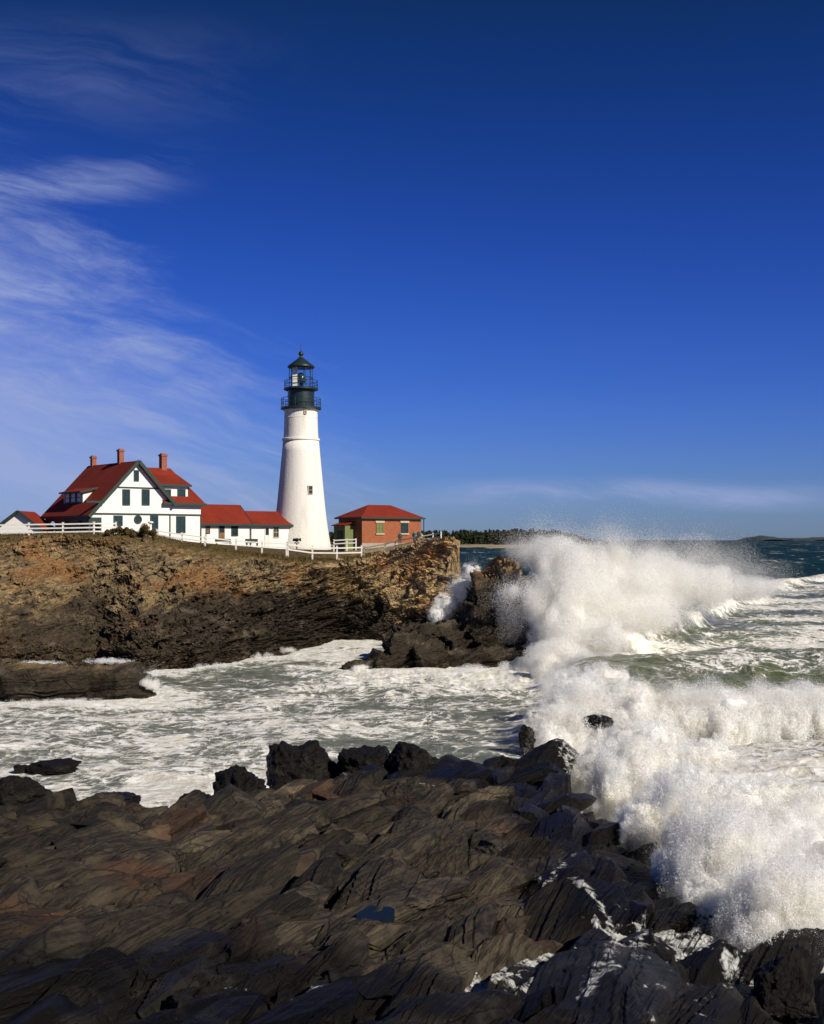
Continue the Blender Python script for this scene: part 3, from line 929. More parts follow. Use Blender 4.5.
zw = np.interp(PX, [-90, 0, 100, 142, 200, 250, 300, 330, 350, 380, 410, 450], [4.2, 4.4, 4.6, 4.9, 5.2, 5.6, 6.2, 6.0, 4.8, 3.4, 2.8, 2.2])  # top of the darkened lower band, varied along the cliff
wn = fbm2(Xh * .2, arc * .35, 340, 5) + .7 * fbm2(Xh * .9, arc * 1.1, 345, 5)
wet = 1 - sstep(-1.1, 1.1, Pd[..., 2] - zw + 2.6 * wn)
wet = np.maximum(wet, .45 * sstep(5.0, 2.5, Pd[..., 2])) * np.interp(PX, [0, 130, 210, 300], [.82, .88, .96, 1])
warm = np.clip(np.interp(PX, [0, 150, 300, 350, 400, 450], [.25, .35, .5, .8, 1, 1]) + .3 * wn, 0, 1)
edge_rows = np.concatenate([[0], np.interp(tf, [0, .70, .93, 1], [0, 0, .55, .95]), np.ones(NT_TOP)])[:, None]
grass = np.clip(edge_rows * np.interp(PX, [0, 150, 300, 350, 400, 452], [1.0, 1.05, .8, .5, .25, .1]) + .2 * (edge_rows > .2) * wn, 0, 1.2)
grass = np.where((PX > 380) & (arc < 16.3), grass * .5, grass)
cf = sstep(.5, -.2, Pd[..., 2]) * .55
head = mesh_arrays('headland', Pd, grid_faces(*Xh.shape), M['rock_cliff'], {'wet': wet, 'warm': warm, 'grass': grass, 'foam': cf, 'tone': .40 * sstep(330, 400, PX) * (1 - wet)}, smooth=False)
tag(head, kind='structure')


def edge_pt(px, back=0.0):
    """a point on the cliff-top lawn, `back` metres behind the edge"""
    j = int(np.argmin(np.abs(hp - px)))
    D = Dfull[-1, j] + back
    k = int(np.argmin(np.abs(Dall[:, j] - D)))
    return np.array([(px - 412) / F * D, D, float(Pd[k, j, 2])])


# ------------------------------------------------------------------ smaller rock masses of the setting
def crags(name, lumps, wetz, warmv, band=.6, amp=.3, dip=(-.35, .1), seed=400):
    Vs, Fs, o = [], [], 0
    for i, (c, r) in enumerate(lumps):
        p = crag_shape(c, r, seed + 17 * i, band=band, amp=amp, dip=dip)
        Vs.append(p); Fs.append(ICO[1] + o); o += len(p)
    V = np.concatenate(Vs); Fc = np.concatenate(Fs)
    wn = fbm3(V[:, 0] * .35, V[:, 1] * .35, V[:, 2] * .35, seed + 50, 4)
    wet = 1 - sstep(-1.1, 1.1, V[:, 2] - wetz + 2.4 * wn)
    foam = sstep(.55, .0, V[:, 2]) * .5
    ob = mesh_arrays(name, V, Fc, M['rock_cliff'], {'wet': wet, 'warm': np.full(len(V), warmv), 'grass': np.zeros(len(V)), 'foam': foam}, smooth=False)
    return tag(ob, kind='structure')


# stack beside the channel, the low dark rocks at its foot, the ledge on the left
crags('rock_stack', [((8.9, 117, 4.2), (2.5, 7.0, 5.3)), ((7.2, 114, 3.0), (2.6, 5.5, 4.2)), ((10.0, 112, 2.6), (2.6, 6, 4.4)), ((5.6, 110, 1.6), (2.8, 4.5, 3.2)), ((3.9, 108, .8), (2.8, 4.5, 2.4)), ((8.2, 107, 1.0), (3.8, 4.2, 2.4))], 6.4, .5, .7, .55, (-.45, .1), 400)
crags('reef_rock', [((-.1, 103.5, .6), (2.6, 3.8, 2.6)), ((-2.3, 101.5, .1), (2.6, 3.4, 1.3)), ((1.6, 101.5, .2), (1.9, 2.8, 2.0)), ((5.2, 103.0, .0), (3.8, 2.6, 1.7)), ((8.8, 103.5, .1), (2.6, 2.6, 1.5)), ((-4.3, 99.6, -.1), (1.6, 1.9, .7)), ((1.5, 108, .4), (4.5, 3.2, 2.6))], 5.6, .15, .55, .36, (-.4, .1), 470)
crags('ledge_rock', [((-33.5, 83.2, .5), (6.5, 3.6, 1.7)), ((-25.5, 83.4, .5), (5.2, 3.3, 1.75)), ((-20.8, 83.6, .45), (3.0, 2.9, 1.75))], 2.7, .15, .5, .22, (-.06, .25), 530)


# ------------------------------------------------------------------ loose boulders
def boulder(label, px, py, D, wpx, hpx, depth=1.0, seed=1, mat='rock_fore', group=None, rot=0.0, sub=6, wetness=.93):
    """py is the row of its foot"""
    c = P(px, py, D)
    bm = bmesh.new(); bmesh.ops.create_icosphere(bm, subdivisions=sub, radius=1.0)
    co = np.array([v.co[:] for v in bm.verts]); fc = np.array([[v.index for v in f.verts] for f in bm.faces]); bm.free()
    rng = np.random.default_rng(seed)
    # facets: cut by random planes
    for k in range(26):
        n = rng.normal(size=3); n /= np.linalg.norm(n); h = rng.uniform(.62, .9)
        d = co @ n - h
        co = co - np.outer(np.clip(d, 0, None), n) * .92
    co = co * (1 + .22 * fbm3(co[:, 0] * 2 + seed, co[:, 1] * 2, co[:, 2] * 2, seed, 4)[:, None] + .13 * fbm3(co[:, 0] * 6 + seed, co[:, 1] * 3, co[:, 2] * 6, seed, 5)[:, None] - .10 * np.abs(fbm3(co[:, 0] * 3.5 + seed, co[:, 1] * 2, co[:, 2] * 5, seed + 9, 3))[:, None])
    w, h = wpx * D / F / 2, hpx * D / F
    co = co * np.array([w / .85, w * depth / .85, h * .72])
    ca, sa = math.cos(rot), math.sin(rot)
    co = co @ np.array([[ca, 0, sa], [0, 1, 0], [-sa, 0, ca]])
    n = len(co)
    o = mesh_arrays('boulder', co, fc, M[mat], {'wet': np.full(n, wetness), 'warm': np.full(n, .1), 'grass': np.zeros(n), 'foam': np.clip(.35 - (co[:, 2] + h * .35) / h, 0, .5)}, smooth=False)
    o.location = (c[0], c[1], c[2] + h * .32)
    return tag(o, label, 'boulder', group)


boulder('large black wet boulder with a sloping top at the cove edge of the shelf', 302, 797, 43.5, 84, 60, .9, 3, rot=.12)
boulder('knobbly black boulder just left of and below the large black one', 238, 812, 39, 58, 44, .9, 5)
boulder('small low black boulder at the left foot of the knobbly one', 197, 810, 42, 36, 18, 1, 8)
boulder('rounded black boulder at the left edge where the brown shelf meets the cove', 16, 808, 41, 62, 36, .9, 12, rot=-.1)
boulder('flat dark boulder awash in the cove with foam on its back', 55, 773, 56, 50, 13, .8, 14, rot=.05)
boulder('tiny dark boulder awash beside the flat one in the cove', 22, 772, 56, 18, 9, .8, 15)
boulder('black boulder directly right of the large one with the sloping top', 366, 792, 43, 68, 50, .9, 17, rot=-.15)
boulder('black boulder second to the right of the large one, at the middle of the rim', 412, 792, 42.5, 64, 52, .9, 19)
boulder('broad black boulder on the shelf rim closest to the breaking surf', 516, 800, 42.5, 74, 44, 1, 23, rot=.1)
boulder('small upright dark boulder standing in the cove at the edge of the surf', 527, 748, 60, 17, 26, .9, 29)
boulder('dark boulder crest showing through the white surf', 598, 725, 61, 40, 11, .8, 31)
boulder('dark cleft boulder at the lower right corner under the spray', 785, 1012, 17.0, 70, 60, 1, 37)
boulder('low dark boulder by the water notch on the left of the shelf rim', 118, 808, 37, 50, 16, 1, 41)
boulder('tan boulder lying on the turf below the two shrubs', 147, 543, 126, 9, 9, 1, 43, 'rock_cliff', sub=4, wetness=.0)


# ------------------------------------------------------------------ rock pools
def pool(label, px, py, rx, ry, z=None, seed=1):
    x, y = gp(px, py)
    zz = ground_fg(x, y)
    x, y = gp(px, py, zz)
    def top_at(ax, ay):
        near = np.hypot(Vs_fg[:, 0] - ax, Vs_fg[:, 1] - ay) < .10
        return max(float(Vs_fg[near, 2].max()) if near.any() else -9, ground_fg(ax, ay) - .26)
    for _ in range(3):
        g = [top_at(x + rx * q * math.cos(a), y + ry * q * math.sin(a)) for q in (.3, .8) for a in np.linspace(0, 6.28, 9)[:-1]]
        zz = float(np.percentile(g, 42)) + .01
        x, y = gp(px, py, zz)
    n = 40
    rng = np.random.default_rng(seed)
    ph = rng.uniform(0, 6.28, 4)
    m = MB()
    pts = []
    for k in range(n):
        a = 2 * math.pi * k / n
        r = 1 + .22 * math.sin(2 * a + ph[0]) + .14 * math.sin(3 * a + ph[1]) + .08 * math.sin(5 * a + ph[2])
        pts.append((rx * r * math.cos(a), ry * r * math.sin(a), 0))
    m.prism(pts, (0, 0, -.6))
    o = m.build('rock_pool', M['pool']); o.location = (x, y, zz)
    return tag(o, label, 'rock pool')


M['pool'] = simple('still_pool_water', (.008, .013, .019), .18, .1, 2.0, spec=.04)
pool('small blue rock pool in the middle of the brown shelf', 374, 914, .27, .5, seed=3)

# ------------------------------------------------------------------ keeper's house
TH = math.radians(40)
HO = np.array([-39.15, 145.0])
UX = np.array([math.cos(TH), math.sin(TH)]); UY = np.array([-math.sin(TH), math.cos(TH)])


def on_wall(px, py, O, t=0.0, th=TH):
    """(s, z) where the line of sight through a pixel meets the wall plane at local depth t"""
    ux = np.array([math.cos(th), math.sin(th)]); uy = np.array([-math.sin(th), math.cos(th)])
    k = (px - 412) / F
    A = np.asarray(O) + uy * t
    s = (k * A[1] - A[0]) / (ux[0] - k * ux[1])
    D = A[1] + s * ux[1]
    return s, CH - (py - HY) / F * D


def window(parent, s0, s1, z0, z1, t, bars=(1, 1), fr=.14, name='window', fmat='trim', gmat='glass', axis='t'):
    """window on a wall facing -t (axis 't') or -s (axis 's')"""
    def bx(m, a0, a1, b0, b1, d0, d1):
        if axis == 't': m.box(a0, a1, d0, d1, b0, b1)
        else: m.box(d0, d1, a0, a1, b0, b1)
    m = MB()
    bx(m, s0 - fr, s0, z0 - fr, z1 + fr, t - .09, t + .04); bx(m, s1, s1 + fr, z0 - fr, z1 + fr, t - .09, t + .04)
    bx(m, s0, s1, z1, z1 + fr, t - .088, t + .04); bx(m, s0, s1, z0 - fr, z0, t - .11, t + .04)
    zm = (z0 + z1) / 2
    if bars[1]: bx(m, s0, s1, zm - .035, zm + .035, t - .07, t + .02)
    for k in range(bars[0]):
        c = s0 + (s1 - s0) * (k + 1) / (bars[0] + 1)
        bx(m, c - .025, c + .025, z0, z1, t - .06, t + .02)
    w = m.build(name, M[fmat], parent)
    g = MB(); bx(g, s0, s1, z0, z1, t - .03, t + .01); g.build('pane', M[gmat], w)
    return w


house = thing('keeper_house', 'large white keeper house with steep red roof, green trim and three brick chimneys', 'house', (HO[0], HO[1], 0), TH)
zr = lambda s: 20.6 - 1.045 * abs(6.45 - s)
m = MB()
m.prism([(1.75, 0, 10.2), (11, 0, 10.2), (11, 0, zr(11) - .12), (6.45, 0, 20.45), (.15, 0, zr(.15) - .1), (.15, 0, 13.95), (1.75, 0, 13.95)], (0, .3, 0))
m.box(1.75, 2.0, .3, 13.6, 10.2, 15.6)
m.box(11.0, 15.6, .18, .45, 9.6, 15.5); m.box(15.35, 15.6, .45, 8.4, 9.6, 15.5); m.box(2.0, 15.35, 8.2, 8.4, 10, 15.5)
m.prism([(.2, 13.3, 13.6), (11, 13.3, 15.6), (6.45, 13.3, 20.4)], (0, .25, 0)); m.box(2.0, 11, 13.3, 13.5, 10, 15.6)
m.build('wall', M['white'], house)
m = MB()
m.slab([(-.1, -.55, zr(-.1)), (6.45, -.55, 20.6), (6.45, 13.9, 20.6), (-.1, 13.9, zr(-.1))], .22)
m.slab([(6.45, -.55, 20.6), (11.45, -.55, zr(11.45)), (11.45, 13.9, zr(11.45)), (6.45, 13.9, 20.6)], .22)
ez = 15.42
m.slab([(10.2, -.4, ez), (16.0, -.4, ez), (13.4, 4.2, 20.1), (7.0, 4.2, 20.1)], .2)
m.slab([(16.0, -.4, ez), (16.0, 8.9, ez), (13.4, 4.2, 20.1)], .2)
m.slab([(16.0, 8.9, ez), (7.0, 8.9, ez), (7.0, 4.2, 20.1), (13.4, 4.2, 20.1)], .2)
roof = m.build('roof', M['roof'], house)
# green boards: rakes, eaves, belt courses
m = MB()
m.bar((-.15, -.62, zr(-.15) - .12), (6.45, -.62, 20.53), .16, .42); m.bar((6.45, -.62, 20.53), (11.55, -.62, zr(11.55) - .12), .16, .42)
m.box(11.2, 16.05, -.48, -.36, ez - .28, ez + .03); m.box(16.0, 16.1, -.48, 8.9, ez - .28, ez + .03)
m.bar((-.16, -.5, zr(-.15) - .1), (-.16, 13.9, zr(-.15) - .1), .14, .3)
m.box(.2, 11.0, -.07, .0, 13.86, 14.06); m.box(11.0, 15.66, .1, .18, 13.86, 14.06)
m.box(10.95, 11.12, -.07, .12, 10.0, 13.86); m.box(15.5, 15.67, .1, .18, 9.6, 13.86)
m.box(3.35, 9.65, -.06, .0, 17.15, 17.33)
m.box(-.5, 1.9, -.6, -.1, 15.25, 15.5); m.box(9.9, 11.6, -.6, -.1, 15.2, 15.5)
m.build('trim_board', M['trim'], house)
for (a, b, y0, y1) in ((122.3, 129.7, 489.5, 505), (141.7, 149.3, 489.5, 505), (113.5, 122.3, 515.8, 525.5), (133.8, 138.6, 470.3, 481)):
    s0, zt = on_wall(a, y0, HO); s1, zb = on_wall(b, y1, HO)
    window(house, s0 + .12, s1 - .12, zb + .1, zt - .1, 0.0, bars=(1, 1) if y0 > 485 else (0, 0))
s0, zt = on_wall(176.3, 516.5, HO, .18); s1, zb = on_wall(185, 532.5, HO, .18)
window(house, s0 + .1, s1 - .1, zb + .1, zt - .1, .18)
# round window
sc_, zc_ = on_wall(137.8, 519.5, HO)
m = MB(); n = 28
for k in range(n):
    a0, a1 = 2 * math.pi * k / n, 2 * math.pi * (k + 1) / n
    q = lambda a, r: (sc_ + r * math.cos(a), -.10, zc_ + r * math.sin(a))
    m.prism([q(a0, .36), q(a1, .36), q(a1, .54), q(a0, .54)], (0, .12, 0))
m.box(sc_ - .03, sc_ + .03, -.07, 0, zc_ - .36, zc_ + .36); m.box(sc_ - .36, sc_ + .36, -.075, 0, zc_ - .03, zc_ + .03)
rw = m.build('round_window', M['trim'], house)
g = MB(); g.prism([(sc_ + .37 * math.cos(a), -.03, zc_ + .37 * math.sin(a)) for a in np.linspace(0, 2 * math.pi, 25)[:-1]], (0, .04, 0)); g.build('pane', M['glass'], rw)
# front door
s0, zt = on_wall(150, 515.5, HO); s1, zb = on_wall(158, 531, HO)
m = MB(); m.box(s0, s0 + .16, -.1, .0, 11.0, zt); m.box(s1 - .16, s1, -.1, .0, 11.0, zt); m.box(s0 + .16, s1 - .16, -.1, .0, zt - .16, zt); m.box(s0 + .16, s1 - .16, -.05, .0, 11.0, 12.3)
dr = m.build('door', M['trim'], house)
g = MB(); g.box(s0 + .16, s1 - .16, -.03, .01, 12.3, zt - .16); g.build('pane', M['glass'], dr)


def arch_panel(pts_outer, cx, hw, z0, zs, mk):
    """board with an arched opening, as a mesh of strips"""
    (a0, a1, zt) = pts_outer
    m = MB(); n = 14
    m.prism([mk(a0, z0), mk(cx - hw, z0), mk(cx - hw, zt), mk(a0, zt)], mk.ext)
    m.prism([mk(cx + hw, z0), mk(a1, z0), mk(a1, zt), mk(cx + hw, zt)], mk.ext)
    for k in range(n):
        b0, b1 = math.pi - math.pi * k / n, math.pi - math.pi * (k + 1) / n
        x0, x1 = cx + hw * math.cos(b0), cx + hw * math.cos(b1)
        m.prism([mk(x0, zs + hw * math.sin(b0)), mk(x1, zs + hw * math.sin(b1)), mk(x1, zt), mk(x0, zt)], mk.ext)
    return m


class mk_front:
    ext = (0, .14, 0)
    def __call__(self, a, z): return (a, .05, z)


class mk_left:
    ext = (.14, 0, 0)
    def __call__(self, a, z): return (.12, a, z)


arch_panel((.12, 1.74, 13.5), .93, .62, 10.6, 12.35, mk_front()).build('porch_arch', M['trim'], house)
for k, (a0, a1) in enumerate(((.3, 4.4), (4.4, 8.6), (8.6, 12.9))):
    arch_panel((a0, a1, 13.5), (a0 + a1) / 2, 1.55, 10.6, 11.6, mk_left()).build('porch_arch', M['porch_dark'], house)
m = MB(); m.box(.3, 1.74, .03, .2, 13.502, 13.9); m.build('porch_fascia', M['white'], house)
m = MB(); m.box(1.70, 1.748, .35, 13.3, 10.3, 13.9); m.build('porch_wall', M['porch_dark'], house)
for t0 in (2.4, 6.2, 10.0):
    window(house, t0, t0 + 1.0, 11.6, 13.2, 1.695, axis='s', fmat='white')
# dormer on the dark left slope
d = MB()
tn, tf_ = 4.7, 10.1
d.prism([(1.5, tn, 15.3), (3.6, tn, 17.35), (1.5, tn, 16.75)], (0, .2, 0)); d.prism([(1.5, tf_, 15.3), (3.6, tf_, 17.35), (1.5, tf_, 16.75)], (0, .2, 0))
d.box(1.5, 1.62, tn + .2, tf_, 15.3, 16.75)
dm = d.build('dormer', M['white'], house)
d = MB(); d.slab([(1.0, tn - .4, 16.82), (4.0, tn - .4, 17.55), (4.0, tf_ + .5, 17.55), (1.0, tf_ + .5, 16.82)], .12); d.build('dormer_roof', M['roof'], dm)
d = MB(); d.box(.93, 1.0, tn - .45, tf_ + .5, 16.62, 16.84); d.bar((1.0, tn - .45, 16.72), (3.9, tn - .45, 17.42), .1, .2); d.build('dormer_trim', M['trim'], dm)
for k in range(3):
    a = tn + .35 + k * 1.75
    window(dm, a, a + 1.25, 15.55, 16.62, 1.5, bars=(0, 1), axis='s', fr=.16, gmat='curtain')
# dormer on the right slope
sA, zA = on_wall(160.5, 484.5, HO, .5); sB, zB = on_wall(188, 499, HO, .5)
d = MB(); d.box(sA, sB, .5, .65, 15.7, 17.72); d.prism([(sB - .15, .65, 15.7), (sB - .15, .65, 17.72), (sB - .15, 2.6, 18.3), (sB - .15, 2.2, 17.9)], (.15, 0, 0))
dm = d.build('dormer', M['white'], house)
d = MB(); d.slab([(sA - .3, .1, 17.8), (sB + .3, .1, 17.8), (sB + .1, 3.6, 19.3), (sA - .3, 3.6, 19.3)], .14); d.build('dormer_roof', M['roof'], dm)
d = MB(); d.box(sA - .3, sB + .3, .02, .1, 17.56, 17.82); d.box(sB - .02, sB + .1, .44, .62, 15.75, 17.6); d.build('dormer_trim', M['trim'], dm)
for (a, b) in ((163.5, 170.5), (177.5, 185)):
    s0, zt = on_wall(a, 489.3, HO, .5); s1, zb = on_wall(b, 498, HO, .5)
    window(dm, s0 + .1, s1 - .1, zb + .12, zt - .12, .5)
# chimneys
for (s_, t_, w, zt, zb) in ((6.6, 12.6, .30, 21.9, 19.5), (6.55, 4.6, .32, 22.35, 19.5), (12.4, 4.3, .38, 22.0, 19.0)):
    m = MB(); m.box(s_ - w, s_ + w, t_ - w, t_ + w, zb, zt - .35); m.box(s_ - w - .08, s_ + w + .08, t_ - w - .08, t_ + w + .08, zt - .35, zt - .12); m.box(s_ - w * .8, s_ + w * .8, t_ - w * .8, t_ + w * .8, zt - .12, zt)
    m.build('chimney', M['chimney'], house)
m = MB(); m.box(1.75, 15.6, -.06, .0, 10.0, 11.05); 
m.bm.free()

# ------------------------------------------------------------------ service wings between house and tower
OW = HO + UY * 1.5
wing = thing('service_wing', 'low white annex with red gable roof joined to the right end of the keeper house', 'annex', (OW[0], OW[1], 0), TH)
sL = 15.62; sR, ze = on_wall(249.5, 523.5, OW); _, zrg = on_wall(225, 504.6, HO + UY * 4.5)
m = MB(); m.box(sL, sR, 0, .25, 9.4, ze + .05); m.box(sR - .25, sR, .25, 5.8, 9.4, ze); m.prism([(sR - .25, 0, ze), (sR - .25, 5.8, ze), (sR - .25, 2.9, zrg - .15)], (.25, 0, 0)); m.box(sL, sR - .25, 5.6, 5.8, 9.4, ze)
m.build('wall', M['white'], wing)
m = MB(); m.slab([(sL, -.45, ze - .1), (sR + .25, -.45, ze - .1), (sR + .25, 2.9, zrg), (sL, 2.9, zrg)], .16); m.slab([(sL, 6.25, ze - .1), (sR + .25, 6.25, ze - .1), (sR + .25, 2.9, zrg), (sL, 2.9, zrg)], .16)
m.build('roof', M['roof'], wing)
m = MB(); m.box(sL, sR + .3, -.56, -.45, ze - .34, ze - .06); m.bar((sR + .28, -.5, ze - .2), (sR + .28, 2.9, zrg - .12), .1, .26); m.box(sL + .55, sL + .65, -.06, 0, 9.4, ze - .1); m.box(sL + 1.45, sL + 1.55, -.06, 0, 9.4, ze - .1)
m.build('trim_board', M['trim'], wing)
s0, zt = on_wall(206, 526, OW); s1, zb = on_wall(209.3, 533, OW); window(wing, s0, s1, zb, zt, 0.0, bars=(0, 1), fr=.08, gmat='wood')
s0, zt = on_wall(218.5, 524.5, OW); s1, zb = on_wall(224.5, 539, OW)
m = MB(); m.box(s0, s1, -.07, 0, zb, (zb + zt) / 2 - .1); m.box(s0, s0 + .1, -.09, 0, (zb + zt) / 2 - .1, zt); m.box(s1 - .1, s1, -.09, 0, (zb + zt) / 2 - .1, zt); dr = m.build('door', M['wood'], wing)
m = MB(); m.box(s0 + .1, s1 - .1, -.04, 0, (zb + zt) / 2 - .1, zt); m.build('pane', M['glass'], dr)
s0, zt = on_wall(231.5, 524.8, OW); s1, zb = on_wall(237.5, 535, OW); window(wing, s0 + .08, s1 - .08, zb, zt - .08, 0.0)

O2 = HO + UY * 2.2
wing2 = thing('entrance_wing', 'lowest white annex with red roof curving down against the foot of the tower', 'annex', (O2[0], O2[1], 0), TH)
s0_, ze2 = on_wall(251.5, 524, O2); s1_, _ = on_wall(291, 524, O2); sq, _ = on_wall(280, 511, HO + UY * 4.6); _, zr2 = on_wall(265, 511.2, HO + UY * 4.6)
s0_ = max(s0_, sR + .05)
m = MB(); m.box(s0_, s1_, 0, .25, 9.0, ze2 + .05); m.box(s0_, s0_ + .2, .25, 4.8, 9.0, ze2); m.box(s1_ - .2, s1_, .25, 4.8, 9, ze2); m.box(s0_ + .2, s1_ - .2, 4.6, 4.8, 9, ze2)
m.build('wall', M['white'], wing2)
m = MB()
m.slab([(s0_ - .1, -.4, ze2 - .05), (s1_ + .5, -.4, ze2 - .05), (sq, 2.4, zr2), (s0_ - .1, 2.4, zr2)], .14)
m.slab([(s0_ - .1, 5.2, ze2 - .05), (s1_ + .5, 5.2, ze2 - .05), (sq, 2.4, zr2), (s0_ - .1, 2.4, zr2)], .14)
zm_ = ze2 - .05 + (zr2 - ze2) * .36; sm_ = s1_ - .75
m.slab([(s1_ + .5, -.4, ze2 - .05), (s1_ + .5, 5.2, ze2 - .05), (sq, 2.4, zr2)], .14)
m.build('roof', M['roof'], wing2)
m = MB(); m.box(s0_ - .1, s1_ + .55, -.5, -.4, ze2 - .34, ze2 - .04); m.build('trim_board', M['trim'], wing2)
a0, zt = on_wall(264.5, 527, O2); a1, zb = on_wall(269.3, 546, O2)
m = MB(); m.box(a0, a0 + .12, -.08, 0, 9.3, zt); m.box(a1 - .12, a1, -.08, 0, 9.3, zt); m.box(a0 + .12, a1 - .12, -.08, 0, zt - .12, zt); m.box(a0 + .12, a1 - .12, -.05, 0, 9.3, zt - 1.1); dr = m.build('door', M['fence'], wing2)
m = MB(); m.box(a0 + .12, a1 - .12, -.03, 0, zt - 1.1, zt - .12); m.build('pane', M['glass'], dr)
a0, zt = on_wall(273.6, 527.5, O2); a1, zb = on_wall(278.2, 537, O2); window(wing2, a0, a1, zb, zt, 0.0, fr=.12, fmat='stone_trim')

# ------------------------------------------------------------------ garage on the left
gO = (P(18.7, 538, 150)[0], 150.0)
gar = thing('garage', 'small white gabled outbuilding with red roof at the left edge behind the fence', 'outbuilding', (gO[0], gO[1], 0), 0)
zg = CH + (538 - 510.8) / F * 150
m = MB(); m.prism([(-2.6, 0, 10), (2.6, 0, 10), (2.6, 0, zg - 2.1), (0, 0, zg - .12), (-2.6, 0, zg - 2.1)], (0, .2, 0)); m.box(2.4, 2.6, .2, 6, 10, zg - 2.1); m.box(-2.6, -2.4, .2, 6, 10, zg - 2.1); m.build('wall', M['white'], gar)
m = MB(); m.slab([(0, -.4, zg), (3.1, -.4, zg - 2.35), (3.1, 6.4, zg - 2.35), (0, 6.4, zg)], .14); m.slab([(0, -.4, zg), (-3.1, -.4, zg - 2.35), (-3.1, 6.4, zg - 2.35), (0, 6.4, zg)], .14); m.build('roof', M['roof'], gar)
m = MB(); m.bar((0, -.46, zg - .05), (3.15, -.46, zg - 2.45), .1, .3); m.bar((0, -.46, zg - .05), (-3.15, -.46, zg - 2.45), .1, .3); m.build('trim_board', M['trim'], gar)

# ------------------------------------------------------------------ lighthouse
TD = 170.0; k = TD / F
tx = (301 - 412) * k
tower = thing('lighthouse', 'tall white stone lighthouse tower with black lantern room and two railed galleries', 'lighthouse', (tx, TD, 0), 0)
zt_ = lambda y: CH + (538 - y) * k
pr = [(30.6, 556), (29.6, 545), (27.4, 532), (25.4, 518), (23.9, 505), (22.1, 486), (20.4, 468), (18.9, 452), (17.9, 441)]
m = MB(); m.lathe([(r * k, zt_(y)) for r, y in pr], 72); m.build('tower_shaft', M['tower'], tower)
m = MB(); m.lathe([(17.7 * k, zt_(441.2)), (18.9 * k, zt_(440.6)), (18.9 * k, zt_(439)), (17.6 * k, zt_(438.2))], 72, split=True); m.build('stone_band', M['tower'], tower)
m = MB(); m.lathe([(17.3 * k, zt_(438.4)), (16.9 * k, zt_(428)), (16.6 * k, zt_(418.6)), (16.9 * k, zt_(418.2)), (16.6 * k, zt_(417.6)), (16.5 * k, zt_(412)), (17.4 * k, zt_(410.6)), (18.4 * k, zt_(409.6))], 72, split=True); m.build('upper_shaft', M['tower'], tower)
m = MB(); m.lathe([(17.5 * k, zt_(410.4)), (20.3 * k, zt_(409.4)), (20.3 * k, zt_(407.6)), (13 * k, zt_(407.4))], 48, split=True); m.build('gallery_deck', M['darkgreen'], tower)
m = MB(); m.lathe([(13.3 * k, zt_(407.6)), (13.5 * k, zt_(400)), (13.3 * k, zt_(399.8)), (13.3 * k, zt_(391)), (15 * k, zt_(390.4))], 48, split=True); m.build('watch_room', M['darkgreen'], tower)
m = MB(); m.lathe([(14.5 * k, zt_(391)), (17.2 * k, zt_(390)), (17.2 * k, zt_(388.4)), (11 * k, zt_(388.2))], 48, split=True); m.build('gallery_deck', M['darkgreen'], tower)


def railing(R, z0, h, n):
    m = MB()
    for q in range(n):
        a = 2 * math.pi * (q + .5) / n
        m.tube((R * math.cos(a), R * math.sin(a), z0), (R * math.cos(a), R * math.sin(a), z0 + h), .045, n=6)
    for f in (.5, 1.0): m.torus(R, .035, z0 + h * f)
    m.build('railing', M['darkgreen'], tower)


railing(19.6 * k, zt_(407.6), 9.0 * k, 16); railing(16.6 * k, zt_(388.4), 7.4 * k, 14)
lz0, lz1 = zt_(388.3), zt_(367.4); lr = 11.7 * k
m = MB(); NS = 10
for q in range(NS):
    a = 2 * math.pi * (q + .25) / NS
    m.tube((lr * math.cos(a), lr * math.sin(a), lz0), (lr * math.cos(a), lr * math.sin(a), lz1), .05, n=6)
for z in (lz0 + .1, lz0 + (lz1 - lz0) * .5, lz1 - .08): m.torus(lr, .06, z, 20)
lan = m.build('lantern', M['darkgreen'], tower)
gm, gt, go = new_mat('lantern_glass')
gl = gt.n('ShaderNodeBsdfGlossy', ins={'Roughness': .03, 'Color': (.9, .95, 1, 1)}); tr = gt.n('ShaderNodeBsdfTransparent', ins={'Color': (.93, .97, .97, 1)})
gt.t.links.new(gt.n('ShaderNodeMixShader', ins={0: .06, 1: tr.outputs[0], 2: gl.outputs[0]}).outputs[0], go.inputs[0])
m = MB(); m.lathe([(lr - .1, lz0 + .02), (lr - .1, lz1)], NS, cap=False, smooth=False); m.build('lantern_glass', gm, lan)
# curtain drawn on the left panes, lens inside
m = MB(); m.box(-.76 * lr, -.27 * lr, -.48 * lr, -.45 * lr, lz0 + .08, lz1 - .04)
m.build('curtain', M['curtain'], lan)
m = MB(); m.lathe([(.25, lz0), (.3, lz0 + .7), (.62, lz0 + .8), (.78, lz0 + 1.3), (.6, lz0 + 1.9), (.2, lz0 + 2.2)], 20); m.build('lens', M['lens'], lan)
m = MB(); m.lathe([(12.4 * k, zt_(368.2)), (13.6 * k, zt_(367.6)), (13.6 * k, zt_(366.4)), (8.2 * k, zt_(362.4)), (3.4 * k, zt_(358.6)), (1.5 * k, zt_(357)), (1.4 * k, zt_(356)), (2.4 * k, zt_(355)), (2.7 * k, zt_(353.6)), (2.0 * k, zt_(352.2)), (.5 * k, zt_(351.4))], 32); rf = m.build('roof', M['darkgreen'], tower)
m = MB(); m.tube((0, 0, zt_(351.8)), (0, 0, zt_(343.5)), .07, .03, 6); m.build('lightning_rod', M['black'], rf)


